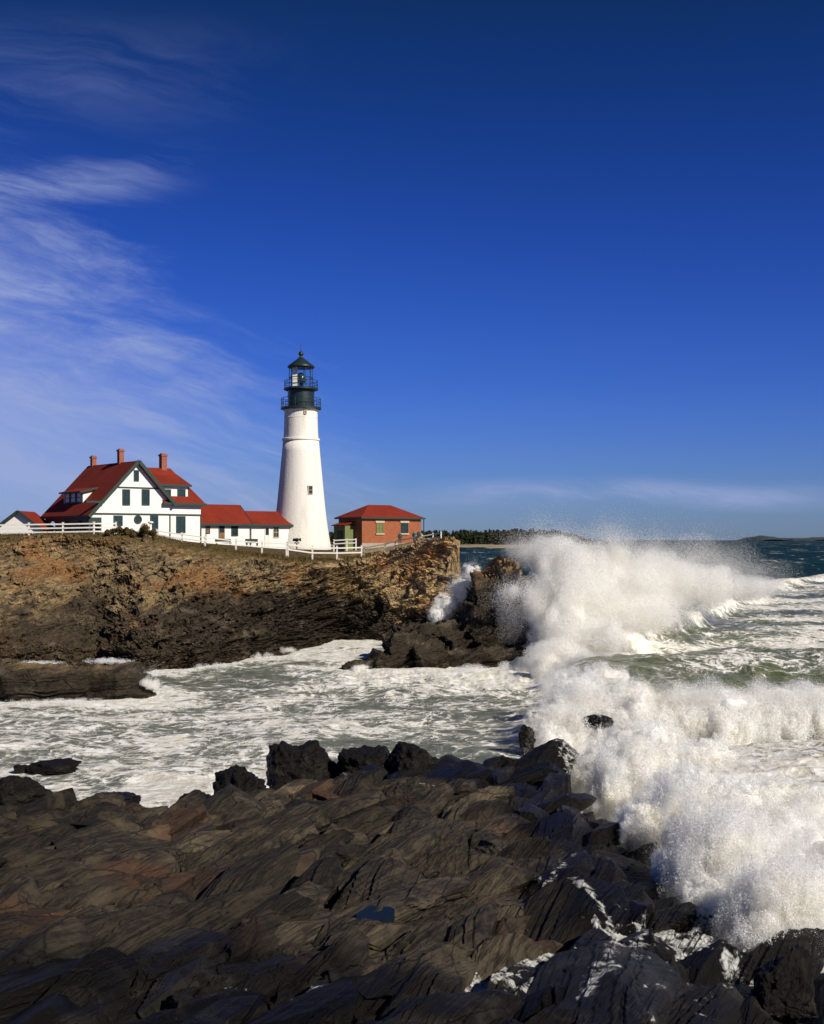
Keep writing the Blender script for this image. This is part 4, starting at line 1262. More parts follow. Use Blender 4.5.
def tower_window(y0, y1, ang, w, rr, name='window'):
    a = math.radians(ang); zc = (zt_(y0) + zt_(y1)) / 2; h = (zt_(y0) - zt_(y1)) / 2
    m = MB(); f = .1
    m.box(-w - f, -w, -.12, .3, -h - f, h + f); m.box(w, w + f, -.12, .3, -h - f, h + f); m.box(-w, w, -.12, .3, h, h + f); m.box(-w, w, -.16, .3, -h - f, -h); m.box(-w, w, -.08, .2, -.03, .03)
    o = m.build(name, M['stone_trim'], tower)
    o.location = (rr * math.sin(a), -rr * math.cos(a), zc); o.rotation_euler = (0, 0, a)
    g = MB(); g.box(-w, w, -.05, .2, -h, h); g.build('pane', M['glass'], o)


tower_window(487, 494.5, 29, .26, 22.55 * k)
tower_window(412.7, 415, 20, .09, 16.85 * k, 'vent')

# ------------------------------------------------------------------ brick building
BO = np.array([(362 - 412) / F * 150, 150.0])
brick = thing('brick_building', 'square red brick building with red hipped roof right of the lighthouse', 'brick building', (BO[0], BO[1], 0), TH)
bl, _ = on_wall(421, 540, BO); bd = 4.9
ebz = CH + (538 - 517.5) / F * 152; rbz = CH + (538 - 504.8) / F * 154
m = MB(); m.box(0, bl, 0, .3, 9.4, ebz); m.box(0, .3, .3, bd, 9.4, ebz - .002); m.box(bl - .3, bl, .3, bd, 9.4, ebz - .002); m.box(.3, bl - .3, bd - .3, bd, 9.4, ebz - .004); m.build('wall', M['brick'], brick)
m = MB(); o_ = .36; e = ebz + .02
m.slab([(-o_, -o_, e), (bl + o_, -o_, e), (bl - 3.1, bd / 2, rbz), (2.9, bd / 2, rbz)], .14); m.slab([(-o_, -o_, e), (-o_, bd + o_, e), (2.9, bd / 2, rbz)], .14)
m.slab([(bl + o_, -o_, e), (bl + o_, bd + o_, e), (bl - 3.1, bd / 2, rbz)], .14); m.slab([(-o_, bd + o_, e), (bl + o_, bd + o_, e), (bl - 3.1, bd / 2, rbz), (2.9, bd / 2, rbz)], .14)
m.build('roof', M['roof'], brick)
m = MB(); m.box(-o_ - .06, bl + o_ + .06, -o_ - .07, -o_ + .03, e - .2, e + .01); m.box(-o_ - .07, -o_ + .03, -o_ + .03, bd + o_, e - .2, e + .01); m.box(bl + .4, bl + .48, -.1, .0, 9.6, e - .2); m.build('eaves_board', M['trim'], brick)
m = MB(); m.box(-.08, bl + .08, -.1, .0, 9.4, 10.35); m.build('plinth', M['concrete'], brick)
for px in (379.6, 404.3):
    a0, zt = on_wall(px - 2.9, 523.6, BO); a1, zb = on_wall(px + 2.9, 532.4, BO)
    w = window(brick, a0, a1, zb, zt, 0.0, fr=.1, fmat='lime_green' if px < 390 else 'trim', gmat='lime_green' if px < 390 else 'glass')
    m = MB(); m.box(a0 - .25, a1 + .25, -.13, .0, zt + .1, zt + .34); m.build('lintel', M['stone_trim'], w)
    m = MB(); m.box(a0 - .2, a1 + .2, -.16, .0, zb - .28, zb - .12); m.build('sill', M['stone_trim'], w)
# green entry shed on the left wall
m = MB(); zs1, zs0 = 13.0, 12.75
m.box(-1.5, -.002, 1.55, 3.9, 9.3, 12.55); sh = m.build('entry_shed', M['lime_green'], brick)
m = MB(); m.slab([(-1.75, 1.35, 12.62), (0, 1.35, 13.1), (0, 4.1, 13.1), (-1.75, 4.1, 12.62)], .1); m.build('shed_roof', M['roof'], sh)
m = MB(); m.box(-1.56, -1.5, 2.1, 3.2, 9.5, 11.9); m.build('shed_door', M['trim'], sh)


# ------------------------------------------------------------------ fences
def fence(label, pts, h, rails, post=.17, rail=.13, cap=True, matn='fence'):
    root = thing('rail_fence', label, 'fence', tuple(pts[0]), 0)
    b = Vector(pts[0])
    L = [Vector(p) - b for p in pts]
    for p in L:
        m = MB(); m.box(p.x - post / 2, p.x + post / 2, p.y - post / 2, p.y + post / 2, p.z - .5, p.z + h); m.box(p.x - post * .65, p.x + post * .65, p.y - post * .65, p.y + post * .65, p.z + h, p.z + h + .05)
        m.build('post', M[matn], root)
    for a, c in zip(L[:-1], L[1:]):
        for r in rails:
            m = MB(); off = Vector((0, -post / 2 - .03, r)); m.bar(a + off, c + off, .05, rail); m.build('rail', M[matn], root)
    return root


def EP(px, py, D): return tuple(P(px, py, D))


fence('white three-rail fence along the grassy cliff edge left of the shrubs', [EP(px, py, D) for px, py, D in ((-36, 536, 129), (-4, 535.6, 129), (29, 535, 129), (63, 534.6, 129), (94, 534.0, 129), (116, 534, 130))], 1.28, (.28, .70, 1.12), rail=.15)
fence('white rail fence stepping downhill in front of the keeper house and annexes', [EP(px, py, D) for px, py, D in ((157, 540, 131), (182, 543.5, 131), (205, 546.5, 131), (236, 549.8, 132), (262, 551.6, 132.5), (286.5, 552.8, 133))], 1.15, (.55, .98))
fence('white rail fence level across the foot of the lighthouse tower', [EP(px, py, D) for px, py, D in ((288, 553.2, 133), (312.5, 556.6, 134), (337, 556.8, 135), (361.6, 556.2, 136))], 1.2, (.42, .98), rail=.15)
fence('grey rail fence rising to the right past the brick building', [EP(px, py, D) for px, py, D in ((364, 556, 136), (385, 552.5, 135.5), (395, 549.5, 135), (416, 545.5, 133.5), (421.5, 543.5, 133))], 1.1, (.4, .92), rail=.16, matn='concrete')  # duller grey than the white fence runs
fence('short white fence at the outer tip of the cliff with sky behind', [EP(px, py, D) for px, py, D in ((422.5, 543, 132), (433, 541, 131.5), (441, 540, 130.5), (441.2, 540, 141))], .85, (.35, .75), post=.13, rail=.1)
fence('short white fence at the back between tower and brick building', [EP(px, py, D) for px, py, D in ((334, 548, 147), (347, 547.2, 147), (356, 547, 147))], 1.0, (.5, .92), post=.15)

# ------------------------------------------------------------------ small things on the lawn
b = P(296.8, 551, 140)
fs = thing('viewing_scope', 'black twin-lobed coin viewer on a thin post in front of the white tower', 'coin viewer', (b[0], b[1], 9.3), 0)
m = MB(); m.tube((0, 0, 0), (0, 0, 1.15), .07, .06); m.lathe([(.22, -.05), (.2, .06), (.07, .1)], 16); m.build('post', M['black'], fs)
m = MB(); m.bar((-.28, 0, 1.1), (0, 0, 1.32), .07); m.bar((.28, 0, 1.1), (0, 0, 1.32), .07); m.bar((-.32, 0, 1.1), (.32, 0, 1.1), .07); m.build('yoke', M['black'], fs)
m = MB()
m.tube((-.46, 0, 1.48), (.1, -.05, 1.50), .15, .2, 12); m.tube((.1, -.05, 1.5), (.22, -.05, 1.5), .2, .11, 12); m.tube((.22, -.05, 1.5), (.34, -.05, 1.51), .10, .10, 12); m.tube((.34, -.05, 1.51), (.5, -.05, 1.52), .2, .17, 12)
m.build('viewer_body', M['black'], fs)
b = P(150.7, 536, 140)
pd = thing('garden_pillar', 'short white capped pillar in front of the keeper house door behind the shrubs', 'pillar', (b[0], b[1], 10.9), 0); pd['kind'] = 'thing'
m = MB(); m.lathe([(.16, 0), (.14, .1), (.12, 1.75)], 16); m.build('pillar_shaft', M['fence'], pd)
m = MB(); m.lathe([(.12, 1.75), (.32, 1.84), (.34, 1.98), (.1, 2.06)], 16); m.build('pillar_cap', M['fence'], pd)
for (px, w, lab) in ((223.5, 2.0, 'dark green low bench in front of the brown annex door'), (252, 1.6, 'dark green low bench at the corner between the two annexes')):
    b = P(px, 545, 146)
    bn = thing('garden_bench', lab, 'bench', (b[0], b[1], 9.95), TH * .6, 'benches in front of the annexes')
    m = MB(); m.box(-w / 2, w / 2, -.22, .22, .42, .5); m.build('seat', M['trim'], bn)
    for sx in (-w / 2 + .15, w / 2 - .15):
        m = MB(); m.box(sx - .06, sx + .06, -.2, .2, 0, .42); m.build('leg', M['trim'], bn)
    m = MB(); m.box(-w / 2, w / 2, .2, .26, .6, .95); m.box(-w / 2 + .1, -w / 2 + .18, .2, .25, .42, .6); m.box(w / 2 - .18, w / 2 - .1, .2, .25, .42, .6); m.build('backrest', M['trim'], bn)


def person(label, px, py, D, h, top, bottom, ang=0.0, lean=0.0):
    b = P(px, py, D)
    sk = [((0, 0, .93), .15), ((0, 0, 1.15), .16), ((0, 0, 1.40), .17), ((0, 0, 1.52), .075), ((0, -.02, 1.66), .105), ((0, -.01, 1.74), .085),
          ((.2, 0, 1.40), .075), ((.26, -.03, 1.12), .055), ((.24, -.12, .90), .04), ((-.2, 0, 1.40), .075), ((-.26, -.03, 1.12), .055), ((-.22, -.14, .92), .04),
          ((.10, 0, .85), .10), ((.12, -.02, .48), .075), ((.13, .0, .08), .05), ((.14, -.14, .04), .04), ((-.10, 0, .85), .10), ((-.12, .02, .48), .075), ((-.13, .04, .08), .05), ((-.14, -.10, .04), .04)]
    ed = [(0, 1), (1, 2), (2, 3), (3, 4), (4, 5), (2, 6), (6, 7), (7, 8), (2, 9), (9, 10), (10, 11), (0, 12), (12, 13), (13, 14), (14, 15), (0, 16), (16, 17), (17, 18), (18, 19)]
    me = bpy.data.meshes.new('person'); me.from_pydata([(x, y - lean * max(0, z - .9), z) for (x, y, z), r in sk], ed, []); me.update()
    o = bpy.data.objects.new('person', me); COL.objects.link(o)
    sm = o.modifiers.new('skin', 'SKIN')
    for i, (c, r) in enumerate(sk): me.skin_vertices[0].data[i].radius = (r, r)
    me.skin_vertices[0].data[0].use_root = True
    o.modifiers.new('sub', 'SUBSURF').levels = 2; o.modifiers['sub'].render_levels = 2
    mm, t, out = new_mat('person_clothes')
    z = t.n('ShaderNodeSeparateXYZ', ins={0: t.n('ShaderNodeTexCoord').outputs['Object']}).outputs[2]
    c = t.mix(t.sstep(z, .88, .92), bottom, top); c = t.mix(t.sstep(z, 1.50, 1.53), c, (.38, .22, .15)); c = t.mix(t.sstep(z, 1.69, 1.71), c, (.03, .02, .015))
    t.t.links.new(t.n('ShaderNodeBsdfPrincipled', ins={'Base Color': c, 'Roughness': .8}).outputs[0], out.inputs[0])
    me.materials.append(mm)
    o.location = b; o.scale = (h / 1.78,) * 3; o.rotation_euler = (0, 0, ang)
    return tag(o, label, 'person')


person('small figure in dark green standing before the brick wall between its windows', 400, 545.5, 139, 1.6, (.02, .045, .04), (.05, .04, .035), .3)
person('small figure in teal jacket at the right corner of the brick building', 414.3, 543.5, 137, 1.45, (.03, .13, .14), (.03, .06, .07), -.5, .1)
person('small figure in dark jacket beside the teal one at the brick corner', 418.3, 543, 137, 1.5, (.025, .03, .035), (.04, .07, .07), .6, .15)


# ------------------------------------------------------------------ shrubs, grass
def leaf_cloud(centers, radii, n, size, seed):
    rng = np.random.default_rng(seed)
    c = np.asarray(centers); r = np.asarray(radii)
    idx = rng.integers(0, len(c), n)
    d = rng.normal(size=(n, 3)); d /= np.linalg.norm(d, axis=1, keepdims=True)
    p = c[idx] + d * (r[idx] * rng.uniform(.35, 1.08, n) ** .6)[:, None]
    nn = d + rng.normal(size=(n, 3)) * .7
    return tri_flakes(p, nn, rng.uniform(.5, 1.3, n) * size, rng)


def tri_flakes(p, nrm, size, rng):
    n = len(p)
    nrm = nrm / (np.linalg.norm(nrm, axis=1, keepdims=True) + 1e-9)
    a = np.where(np.abs(nrm[:, 2:3]) < .9, np.array([[0, 0, 1.0]]), np.array([[1.0, 0, 0]]))
    t1 = np.cross(nrm, a); t1 /= np.linalg.norm(t1, axis=1, keepdims=True)
    t2 = np.cross(nrm, t1)
    ph = rng.uniform(0, 2 * math.pi, n)
    out = np.zeros((n, 3, 3), np.float32)
    for k in range(3):
        q = ph + k * 2 * math.pi / 3
        out[:, k] = p + (t1 * np.cos(q)[:, None] + t2 * np.sin(q)[:, None]) * size[:, None]
    return out.reshape(-1, 3)


def shrub(label, px, py, D, wpx, hpx, seed, mat='shrub'):
    b = P(px, py, D); k = D / F; w, h = wpx * k, hpx * k
    root = thing('shrub', label, 'shrub', tuple(b), 0)
    rng = np.random.default_rng(seed)
    cs, rs = [], []
    for i in range(16):
        a = rng.uniform(-1, 1)
        cs.append((a * w * .4, rng.uniform(-.6, .6), rng.uniform(.15, .85 * (1 - .6 * a * a)) * h)); rs.append(rng.uniform(.18, .32) * h)
    V = leaf_cloud(cs, rs, 5200, .075, seed)
    mesh_arrays('foliage', V, np.arange(len(V)).reshape(-1, 3), M[mat], smooth=False, parent=root)
    m = MB()
    for i in range(9):
        c = cs[i]; m.tube((c[0] * .3, 0, -.3), c, .04, .015, 5)
    m.build('stem', M['wood'], root)


shrub('olive-brown rounded shrub at the end of the left fence', 121, 537, 127.5, 38, 11, 3)
shrub('darker spiky shrub right of the rounded one, below the house door', 145, 539, 127, 32, 15, 5)

rng = np.random.default_rng(77)
n = 15000
gpx = rng.uniform(-20, 380, n)
bk = rng.uniform(-4.0, 5.0, n)
j = np.searchsorted(hp, gpx).clip(0, len(hp) - 1)
Dd = Dfull[-1, j] + bk
colD = Dall[:, j]
kk = np.argmin(np.abs(colD - Dd[None, :]), 0)
pb = Pd[kk, j] + np.stack([rng.normal(size=n) * .05, rng.normal(size=n) * .05, np.zeros(n)], 1)
keep = rng.uniform(0, 1, n) < np.clip(.25 + .25 * bk, .1, 1)
pb = pb[keep]; n = len(pb)
hgt = rng.uniform(.12, .42, n); la = rng.uniform(0, 6.28, n); ln = rng.uniform(.05, .3, n)
tip = pb + np.stack([np.cos(la) * ln, np.sin(la) * ln, hgt], 1)
w = rng.uniform(.03, .07, n); wa = rng.uniform(0, 6.28, n)
o1 = np.stack([np.cos(wa) * w, np.sin(wa) * w, -np.full(n, .05)], 1)
Vg = np.stack([pb + o1, pb - o1 - [0, 0, .1], tip], 1).reshape(-1, 3)
tag(mesh_arrays('dry_grass', Vg, np.arange(len(Vg)).reshape(-1, 3), M['dry'], smooth=False), 'brown dry grass fringing the cliff top along the fences', 'grass', kind='stuff')

# ------------------------------------------------------------------ far shore and islands
xs = np.linspace(-260, 420, 900)
def far_profile(x):
    px = 412 + x * F / 1350
    return np.interp(px, [380, 440, 470, 520, 560, 585, 600, 625], [11, 12, 12.5, 12.8, 12.5, 8, 4.5, -1])
R = 40
ys = np.linspace(1320, 1480, R)
X, Y = np.meshgrid(xs, ys)
prof = far_profile(X)
Z = np.minimum(prof * .55, -1 + (Y - 1320) * .10 + 1.6 * fbm2(X * .03, Y * .03, 600, 4) + 1.0)
Z = np.where(prof < 0, -2, Z)
tag(mesh_arrays('far_shore', np.stack([X, Y, Z], -1), grid_faces(*X.shape), M['farsand'], smooth=False), kind='structure')
rng = np.random.default_rng(5)
n = 1500
fx = rng.uniform(-250, 210, n); fy = rng.uniform(1352, 1440, n)
fb = np.minimum(far_profile(fx) * .5, -1 + (fy - 1320) * .10 + 1.0)
fh = np.clip(far_profile(fx) * 1.42 - fb, 0, 30) * rng.uniform(.5, 1.12, n) * np.clip(1.15 - .15 * (fy < 1370), 0, 2)
ok = far_profile(fx) > 4.6
fx, fy, fb, fh = fx[ok], fy[ok], fb[ok], fh[ok]
allv = []
for x_, y_, b_, h_ in zip(fx, fy, fb, fh):
    q = 46
    zz = rng.uniform(.05, 1, q) ** .8; ang = rng.uniform(0, 6.28, q)
    conif = rng.uniform() < .5
    rr = (2.6 * (1 - zz) + .3) if conif else 3.2 * np.sqrt(np.clip(1 - (zz * 2 - 1.05) ** 2, 0.05, 1))
    rr = rr * rng.uniform(.5, 1.1, q)
    p = np.stack([x_ + rr * np.cos(ang), y_ + rr * np.sin(ang), b_ + zz * h_], 1)
    nn = np.stack([np.cos(ang), np.sin(ang), .6 * np.ones(q)], 1) + rng.normal(size=(q, 3)) * .4
    allv.append(tri_flakes(p, nn, rng.uniform(.9, 1.9, q), rng))
Vf = np.concatenate(allv)
tag(mesh_arrays('far_woods', Vf, np.arange(len(Vf)).reshape(-1, 3), M['fartree'], smooth=False), 'dark wooded shore far behind the rock stack', 'woods', kind='stuff')


def island(name, px0, px1, D, top_y, seed):
    xs = np.linspace((px0 - 412) / F * D, (px1 - 412) / F * D, 160); ys = np.linspace(D, D + 500, 12)
    X, Y = np.meshgrid(xs, ys); u = (xs - xs[0]) / (xs[-1] - xs[0])
    env = np.sin(np.pi * u) ** .7
    hh = CH + (538 - top_y) / F * D
    Z = -16 + (hh + 16) * env[None, :] * (.8 + .2 * fbm2(X * .01, Y * .01, seed, 5)) * np.sin(np.pi * np.clip((Y - D + 60) / 560, 0, 1)) ** .4
    tag(mesh_arrays(name, np.stack([X, Y, Z], -1), grid_faces(*X.shape), M['farhill'], smooth=False), kind='structure')


island('far_island_hill', 753, 796, 6000, 534.6, 3); island('far_island_hill', 735, 850, 8000, 537.0, 9)
island('far_island_hill', 800, 870, 7000, 536.3, 12)


# ------------------------------------------------------------------ spray: clouds of small flakes of water
class Spray:
    def __init__(self, seed): self.V = []; self.rng = np.random.default_rng(seed)

    def flakes(self, p, n, s): self.V.append(tri_flakes(p, n, s, self.rng))

    def core(self, c, r, seed, k=.80):
        bm = bmesh.new(); bmesh.ops.create_icosphere(bm, subdivisions=4, radius=1.0)
        co = np.array([v.co[:] for v in bm.verts]); fc = np.array([[v.index for v in f.verts] for f in bm.faces]); bm.free()
        d = 1 + .30 * fbm3(co[:, 0] * 1.7 + seed, co[:, 1] * 1.7, co[:, 2] * 1.7, seed, 4)
        co = co * d[:, None] * np.asarray(r) * k + np.asarray(c)
        self.V.append(co[fc].reshape(-1, 3).astype(np.float32))

    def puff(self, c, r, n, size, tail=.16, lumps=26, core=True, mist=.15, dense=1.0):
        """a billowing mass: lumps over an ellipsoid, lumps over lumps, flakes over those"""
        rng = self.rng; c = np.asarray(c, float); r = np.asarray(r, float) * np.ones(3)
        if core: self.core(c, r, int(rng.integers(1, 900)), .84 * dense)
        L = rng.normal(size=(lumps, 3)); L /= np.linalg.norm(L, axis=1, keepdims=True)
        lc = c + L * r * rng.uniform(.55, .92, lumps)[:, None]; lr_ = rng.uniform(.22, .46, lumps) * r.mean() * (26.0 / lumps) ** .4
        k2 = 9
        d2 = rng.normal(size=(lumps * k2, 3)) + np.repeat(L, k2, 0) * .9; d2 /= np.linalg.norm(d2, axis=1, keepdims=True)
        sc = np.repeat(lc, k2, 0) + d2 * np.repeat(lr_, k2)[:, None] * .8
        sr = np.repeat(lr_, k2) * rng.uniform(.25, .55, lumps * k2)
        n = int(n * 4.0); size = size * .42
        i = rng.integers(0, len(sc), n)
        d = rng.normal(size=(n, 3)); d /= np.linalg.norm(d, axis=1, keepdims=True)
        rad = 1 + rng.exponential(tail, n) * (rng.uniform(0, 1, n) < .5) - .15 * rng.uniform(0, 1, n)
        p = sc[i] + d * (sr[i] * rad)[:, None]
        nn = d * .9 + np.repeat(L, k2, 0)[i] * .5 + rng.normal(size=(n, 3)) * .45
        self.flakes(p, nn, size * rng.uniform(.5, 1.2, n))
        if mist:
            nm = int(n * mist)
            g = rng.normal(size=(nm, 3)); g /= np.linalg.norm(g, axis=1, keepdims=True)
            p = c + g * r * (1 + rng.exponential(.16, nm))[:, None]
            self.flakes(p, rng.normal(size=(nm, 3)), size * rng.uniform(.25, .6, nm))

    def cloud(self, c, r, n, size, freq=.5, thr=.0, stretch=(1, 1, .7), seed=3):
        """turbulent mist: flakes kept where a 3-D noise is dense, thinning outwards"""
        rng = self.rng; c = np.asarray(c, float); r = np.asarray(r, float)
        q = rng.normal(size=(n * 4, 3)); q /= np.linalg.norm(q, axis=1, keepdims=True)
        q *= (rng.uniform(0, 1, n * 4) ** .4)[:, None]
        p = c + q * r
        f = fbm3(p[:, 0] * freq * stretch[0], p[:, 1] * freq * stretch[1], p[:, 2] * freq * stretch[2], seed, 5)
        rad = np.linalg.norm(q, axis=1)
        w = sstep(-.22, .22, f * 1.1 + .62 - 1.05 * rad ** 1.6 - thr)
        keep = rng.uniform(0, 1, n * 4) < w
        p, q = p[keep][:n], q[keep][:n]
        p[:, 2] = np.maximum(p[:, 2], .05)
        self.flakes(p, q * 1.0 + rng.normal(size=p.shape) * .55, size * rng.uniform(.4, 1.2, len(p)))

    def veil(self, c, r, n, size, up=0.0):
        """soft thinning mist"""
        rng = self.rng
        p = np.asarray(c) + rng.normal(size=(n, 3)) * np.asarray(r) * np.array([.55, .55, .5])
        p[:, 2] = np.maximum(p[:, 2], .1)
        self.flakes(p, rng.normal(size=(n, 3)) + np.array([.3, -.5, .6]), size * rng.uniform(.4, 1.1, n))

    def jet(self, a, b, spread, n, size):
        """drops thrown from a towards b, thinning and widening as they rise"""
        rng = self.rng; a, b = np.asarray(a, float), np.asarray(b, float)
        t = rng.uniform(0, 1, n) ** 1.5
        lump = vnoise2(t * 9, np.full(n, rng.uniform(0, 99)), 7)
        p = a + (b - a) * t[:, None]; p[:, 2] += -.5 * t * t + .3 * t
        p += rng.normal(size=(n, 3)) * spread * (.35 + .8 * t * (.5 + lump))[:, None]
        self.flakes(p, rng.normal(size=(n, 3)), size * rng.uniform(.3, 1.1, n) * (1.1 - .6 * t))

    def build(self, name, label):
        V = np.concatenate(self.V)
        o = mesh_arrays(name, V, np.arange(len(V)).reshape(-1, 3), M['spray'], smooth=False)
        return tag(o, label, 'sea spray', kind='stuff')


def PR(px, py, D, rx, rz, ry=None):
    kk = D / F
    return P(px, py, D), np.array([rx * kk, (ry if ry else (rx + rz) / 2) * kk, rz * kk])


S = Spray(1)           # the far burst over the rock stack
for (px, py, D, rx, rz, n) in ((566, 622, 103, 26, 36, 9000), (545, 632, 103, 16, 28, 6000), (600, 605, 108, 36, 26, 9000), (590, 645, 100, 30, 20, 8000), (572, 668, 95, 26, 13, 7000), (640, 595, 114, 34, 18, 7000)):
    c, r = PR(px, py, D, rx, rz); S.puff(c, r, n, .075, mist=.2, tail=.35, lumps=40, dense=.86)
for (px, py, D, rx, rz, n) in ((568, 600, 104, 58, 66, 150000), (546, 622, 103, 32, 50, 60000), (600, 585, 108, 74, 46, 130000), (650, 580, 114, 78, 36, 110000), (700, 585, 124, 76, 26, 80000), (745, 588, 140, 64, 14, 40000), (590, 640, 99, 56, 34, 60000), (548, 556, 110, 30, 26, 30000), (640, 612, 106, 70, 26, 50000), (560, 660, 96, 40, 24, 40000)):
    c, r = PR(px, py, D, rx, rz); S.cloud(c, r, int(n * 1.9), .037, freq=.42)
for (px, py, D, rx, rz, n) in ((600, 552, 112, 110, 32, 40000), (690, 560, 122, 90, 28, 34000), (550, 550, 122, 54, 24, 26000), (745, 575, 138, 70, 20, 16000), (512, 615, 104, 24, 46, 9000)):
    c, r = PR(px, py, D, rx, rz); S.cloud(c, r, int(n * 2.2), .021, freq=.35, thr=-.1)
for (a, b, sp, n) in (((545, 570, 106), (540, 517, 107), .8, 12000), ((540, 560, 123), (522, 528, 123), 1.0, 9000), ((530, 556, 124), (503, 538, 124), .9, 8000), ((560, 560, 107), (562, 522, 107), .8, 9000), ((615, 560, 112), (607, 521, 113), 1.0, 12000), ((620, 560, 112), (630, 528, 113), 1.1, 9000), ((650, 560, 118), (660, 530, 118), 1.2, 9000), ((690, 570, 122), (702, 533, 122), 1.4, 10000), ((515, 590, 104), (494, 602, 104), .8, 8000), ((720, 575, 130), (738, 548, 132), 1.6, 8000)):
    S.jet(P(*a), P(*b), sp, n, .042)
S.build('sea_spray', 'tallest white burst of spray, thrown over the rock stack below the horizon')

S = Spray(2)           # spray running up the channel left of the stack
for (px, py, D, rx, rz, n) in ((462, 590, 116, 13, 16, 4500), (446, 606, 113, 11, 12, 3500), (472, 574, 119, 8, 11, 2500), (436, 614, 111, 8, 8, 1500)):
    c, r = PR(px, py, D, rx, rz); S.puff(c, r, n, .075, core=True, dense=.8, mist=.5)
S.jet(P(440, 615, 113), P(481, 560, 118), .8, 5000, .06)
S.build('sea_spray', 'small white spout of spray in the channel between cliff and rock stack')

S = Spray(7)           # water tumbling round the ledge
for (px, py, D, rx, rz, n) in ((150, 684, 82, 12, 7, 12000), (110, 661, 88, 26, 4, 9000), (40, 664, 88, 30, 4, 9000), (60, 702, 79.5, 60, 3.5, 12000), (215, 667, 99, 24, 5, 9000), (262, 658, 107, 14, 7, 9000), (290, 650, 112, 12, 5, 6000)):
    S.cloud(*PR(px, py, D, rx * 1.25, rz * 1.1), n, .020, freq=2.4, thr=.24, seed=110)
for i in range(16):
    px = S.rng.uniform(136, 152); S.jet(P(px, 684, 83), P(px + S.rng.uniform(-9, 9), S.rng.uniform(660, 676), 83.5), .10, 700, .018)
S.build('sea_spray', 'thin white wash spilling round the low ledge at the foot of the left cliff')
S = Spray(8)           # churn before the reef
for (px, py, D, rx, rz, n) in ((420, 672, 97, 30, 6, 12000), (470, 672, 97, 34, 9, 16000), (515, 672, 96, 26, 12, 16000), (450, 684, 92, 44, 5, 14000), (360, 668, 98, 14, 5, 6000), (500, 684, 91, 34, 7, 14000)):
    S.cloud(*PR(px, py, D, rx, rz), n, .026, freq=1.1, thr=.08, seed=120)
S.build('sea_spray', 'low white churn breaking at the foot of the dark reef rocks')

S = Spray(3)           # the middle breaker
xs_ = np.sort(S.rng.uniform(545, 852, 24))
for i, px in enumerate(xs_):
    D = 66 + 2.2 * math.sin(i * .7); top = np.interp(px, [548, 580, 640, 700, 760, 850], [722, 700, 688, 704, 696, 712]) + S.rng.uniform(-7, 7)
    rz = S.rng.uniform(14, 24)
    c, r = PR(px + S.rng.uniform(-6, 6), top + rz * .8 + S.rng.uniform(-6, 12), D + S.rng.uniform(-1.5, 1.5), S.rng.uniform(14, 30), rz); S.puff(c, r, 5500, .058, mist=.3, tail=.3, lumps=46, dense=.82)
    c, r = PR(px + S.rng.uniform(-8, 8), 738 + S.rng.uniform(-20, 14), D - 3 + S.rng.uniform(-1.5, 1.5), S.rng.uniform(10, 36), S.rng.uniform(8, 22)); S.puff(c, r, 4500, .056, mist=.2, lumps=46, dense=.82)
for (px, py, D, rx, rz, n) in ((575, 690, 70, 34, 18, 7000), (605, 676, 74, 34, 10, 6000), (560, 720, 64, 26, 24, 6000), (548, 745, 60, 22, 22, 6000), (560, 770, 55, 22, 18, 6000)):
    c, r = PR(px, py, D, rx, rz); S.puff(c, r, n, .055, mist=.4, lumps=46, dense=.8)
for i in range(60):
    px = S.rng.uniform(550, 840); S.jet(P(px, 712, 66), P(px + S.rng.uniform(-26, 10), S.rng.uniform(672, 698), 66), .32, 4500, .02)
for k, px in enumerate((590, 650, 710, 770, 830)):
    S.cloud(*PR(px, 708, 65, 62, 36), 70000, .024, freq=.9, thr=.10, seed=30 + k); S.cloud(*PR(px, 746, 61.5, 60, 13), 50000, .024, freq=.9, thr=-.1, seed=35 + k); S.cloud(*PR(px, 730, 62, 60, 32), 110000, .031, freq=1.6, thr=.14, stretch=(1.4, 1, .6), seed=40 + k)
S.cloud(*PR(570, 735, 62, 44, 46), 110000, .025, freq=.8, thr=.03, seed=50)
for (px, py, D, rx, rz) in ((556, 690, 84, 34, 30), (585, 668, 90, 46, 18), (545, 672, 92, 26, 22)): S.cloud(*PR(px, py, D, rx, rz), 80000, .029, freq=.6, seed=53)
S.build('sea_spray', 'long ragged white breaker crossing the surf behind the closest burst')

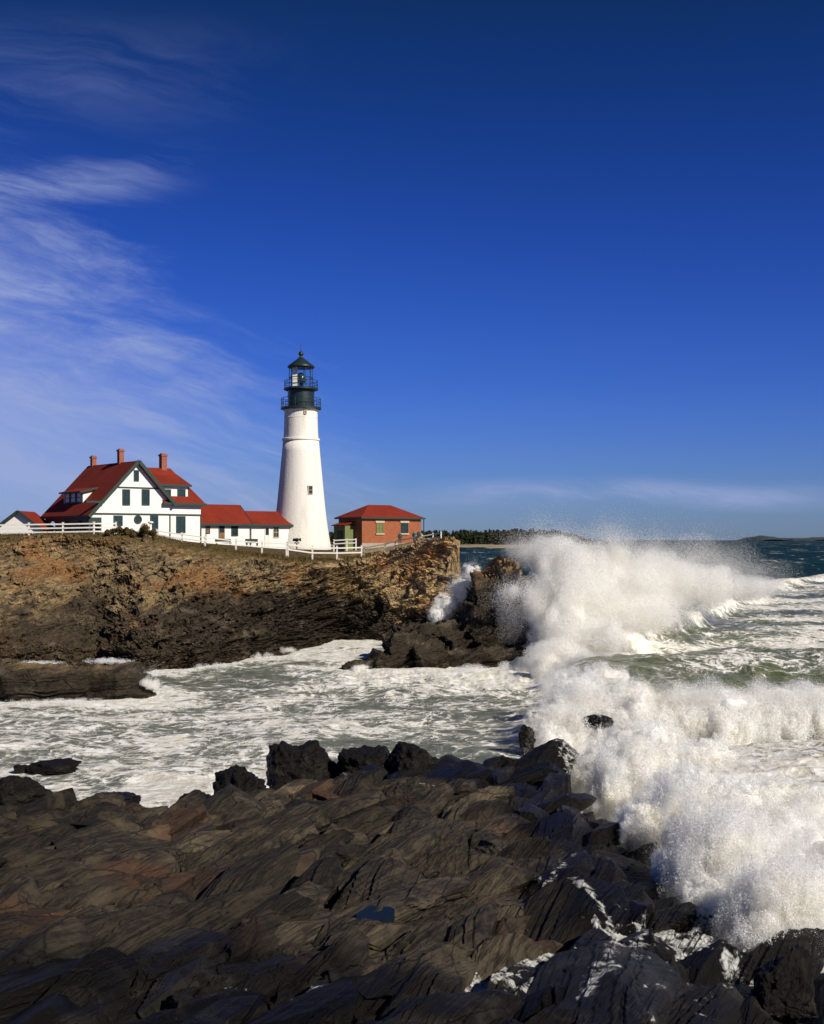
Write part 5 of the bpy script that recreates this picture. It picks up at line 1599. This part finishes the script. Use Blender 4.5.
S = Spray(4)           # the near burst against the shelf
for (px, py, D, rx, rz, n) in ((640, 775, 40, 44, 34, 20000), (600, 770, 43, 34, 32, 14000), (575, 785, 43.5, 22, 22, 9000), (665, 815, 34, 36, 34, 18000), (700, 850, 29, 46, 50, 26000), (745, 880, 25.5, 54, 56, 30000), (790, 920, 22.5, 56, 54, 28000),
                               (735, 815, 31, 50, 36, 20000), (790, 850, 28, 52, 46, 22000), (835, 880, 25, 50, 60, 18000), (765, 940, 21.8, 34, 34, 14000), (815, 952, 21.0, 38, 34, 14000), (690, 790, 36, 44, 26, 14000), (705, 900, 24.5, 28, 26, 11000), (640, 742, 46, 44, 20, 12000), (700, 755, 48, 44, 14, 9000), (760, 800, 34, 54, 24, 14000), (820, 815, 33, 44, 26, 12000)):
    c, r = PR(px, py, D, rx, rz); S.puff(c, r * .94, int(n * 1.0), .035 * D / 30, mist=.35, tail=.3, lumps=90, dense=.80)
for i in range(150):
    q = S.rng.uniform(0, 1); px = np.interp(q, [0, .4, 1], [600, 695, 805]); py = np.interp(q, [0, .4, 1], [790, 855, 935]); D = np.interp(q, [0, .4, 1], [42, 29, 21.5])
    px += S.rng.uniform(-30, 40); py += S.rng.uniform(-40, 25)
    a = S.rng.uniform(-2.8, -.3); l = S.rng.uniform(20, 62)
    S.jet(P(px, py, D), P(px + math.cos(a) * l, py + math.sin(a) * l, D + S.rng.uniform(-1, 1)), .11 * D / 30, 4200, .009 * D / 30)
for k, (px, py, D, rx, rz, n) in enumerate(((720, 875, 26, 80, 80, 110000), (780, 915, 22.5, 80, 70, 100000), (690, 820, 32, 70, 56, 90000), (630, 780, 40, 60, 44, 80000), (760, 850, 29, 90, 60, 90000), (770, 945, 21.8, 60, 40, 60000), (640, 828, 31.5, 32, 32, 40000), (672, 880, 27.5, 30, 34, 40000), (606, 802, 39, 30, 28, 30000), (715, 922, 24, 34, 32, 40000))):
    S.cloud(*PR(px, py, D, rx, rz), int(n * .7), .011 * D / 30, freq=36.0 / D, thr=.10, seed=60 + k)
    S.cloud(*PR(px, py - rz * .1, D - .5, rx * .95, rz * .95), int(n * 1.3), .0145 * D / 30, freq=60.0 / D, thr=.13, stretch=(1.5, 1, .6), seed=80 + k)
    S.cloud(*PR(px, py - rz * .1, D - .7, rx * .9, rz * .9), int(n * .6), .019 * D / 30, freq=130.0 / D, thr=.20, stretch=(1.5, 1, .6), seed=90 + k)
S.build('sea_spray', 'closest white burst of surf breaking over the dark shelf at lower right')
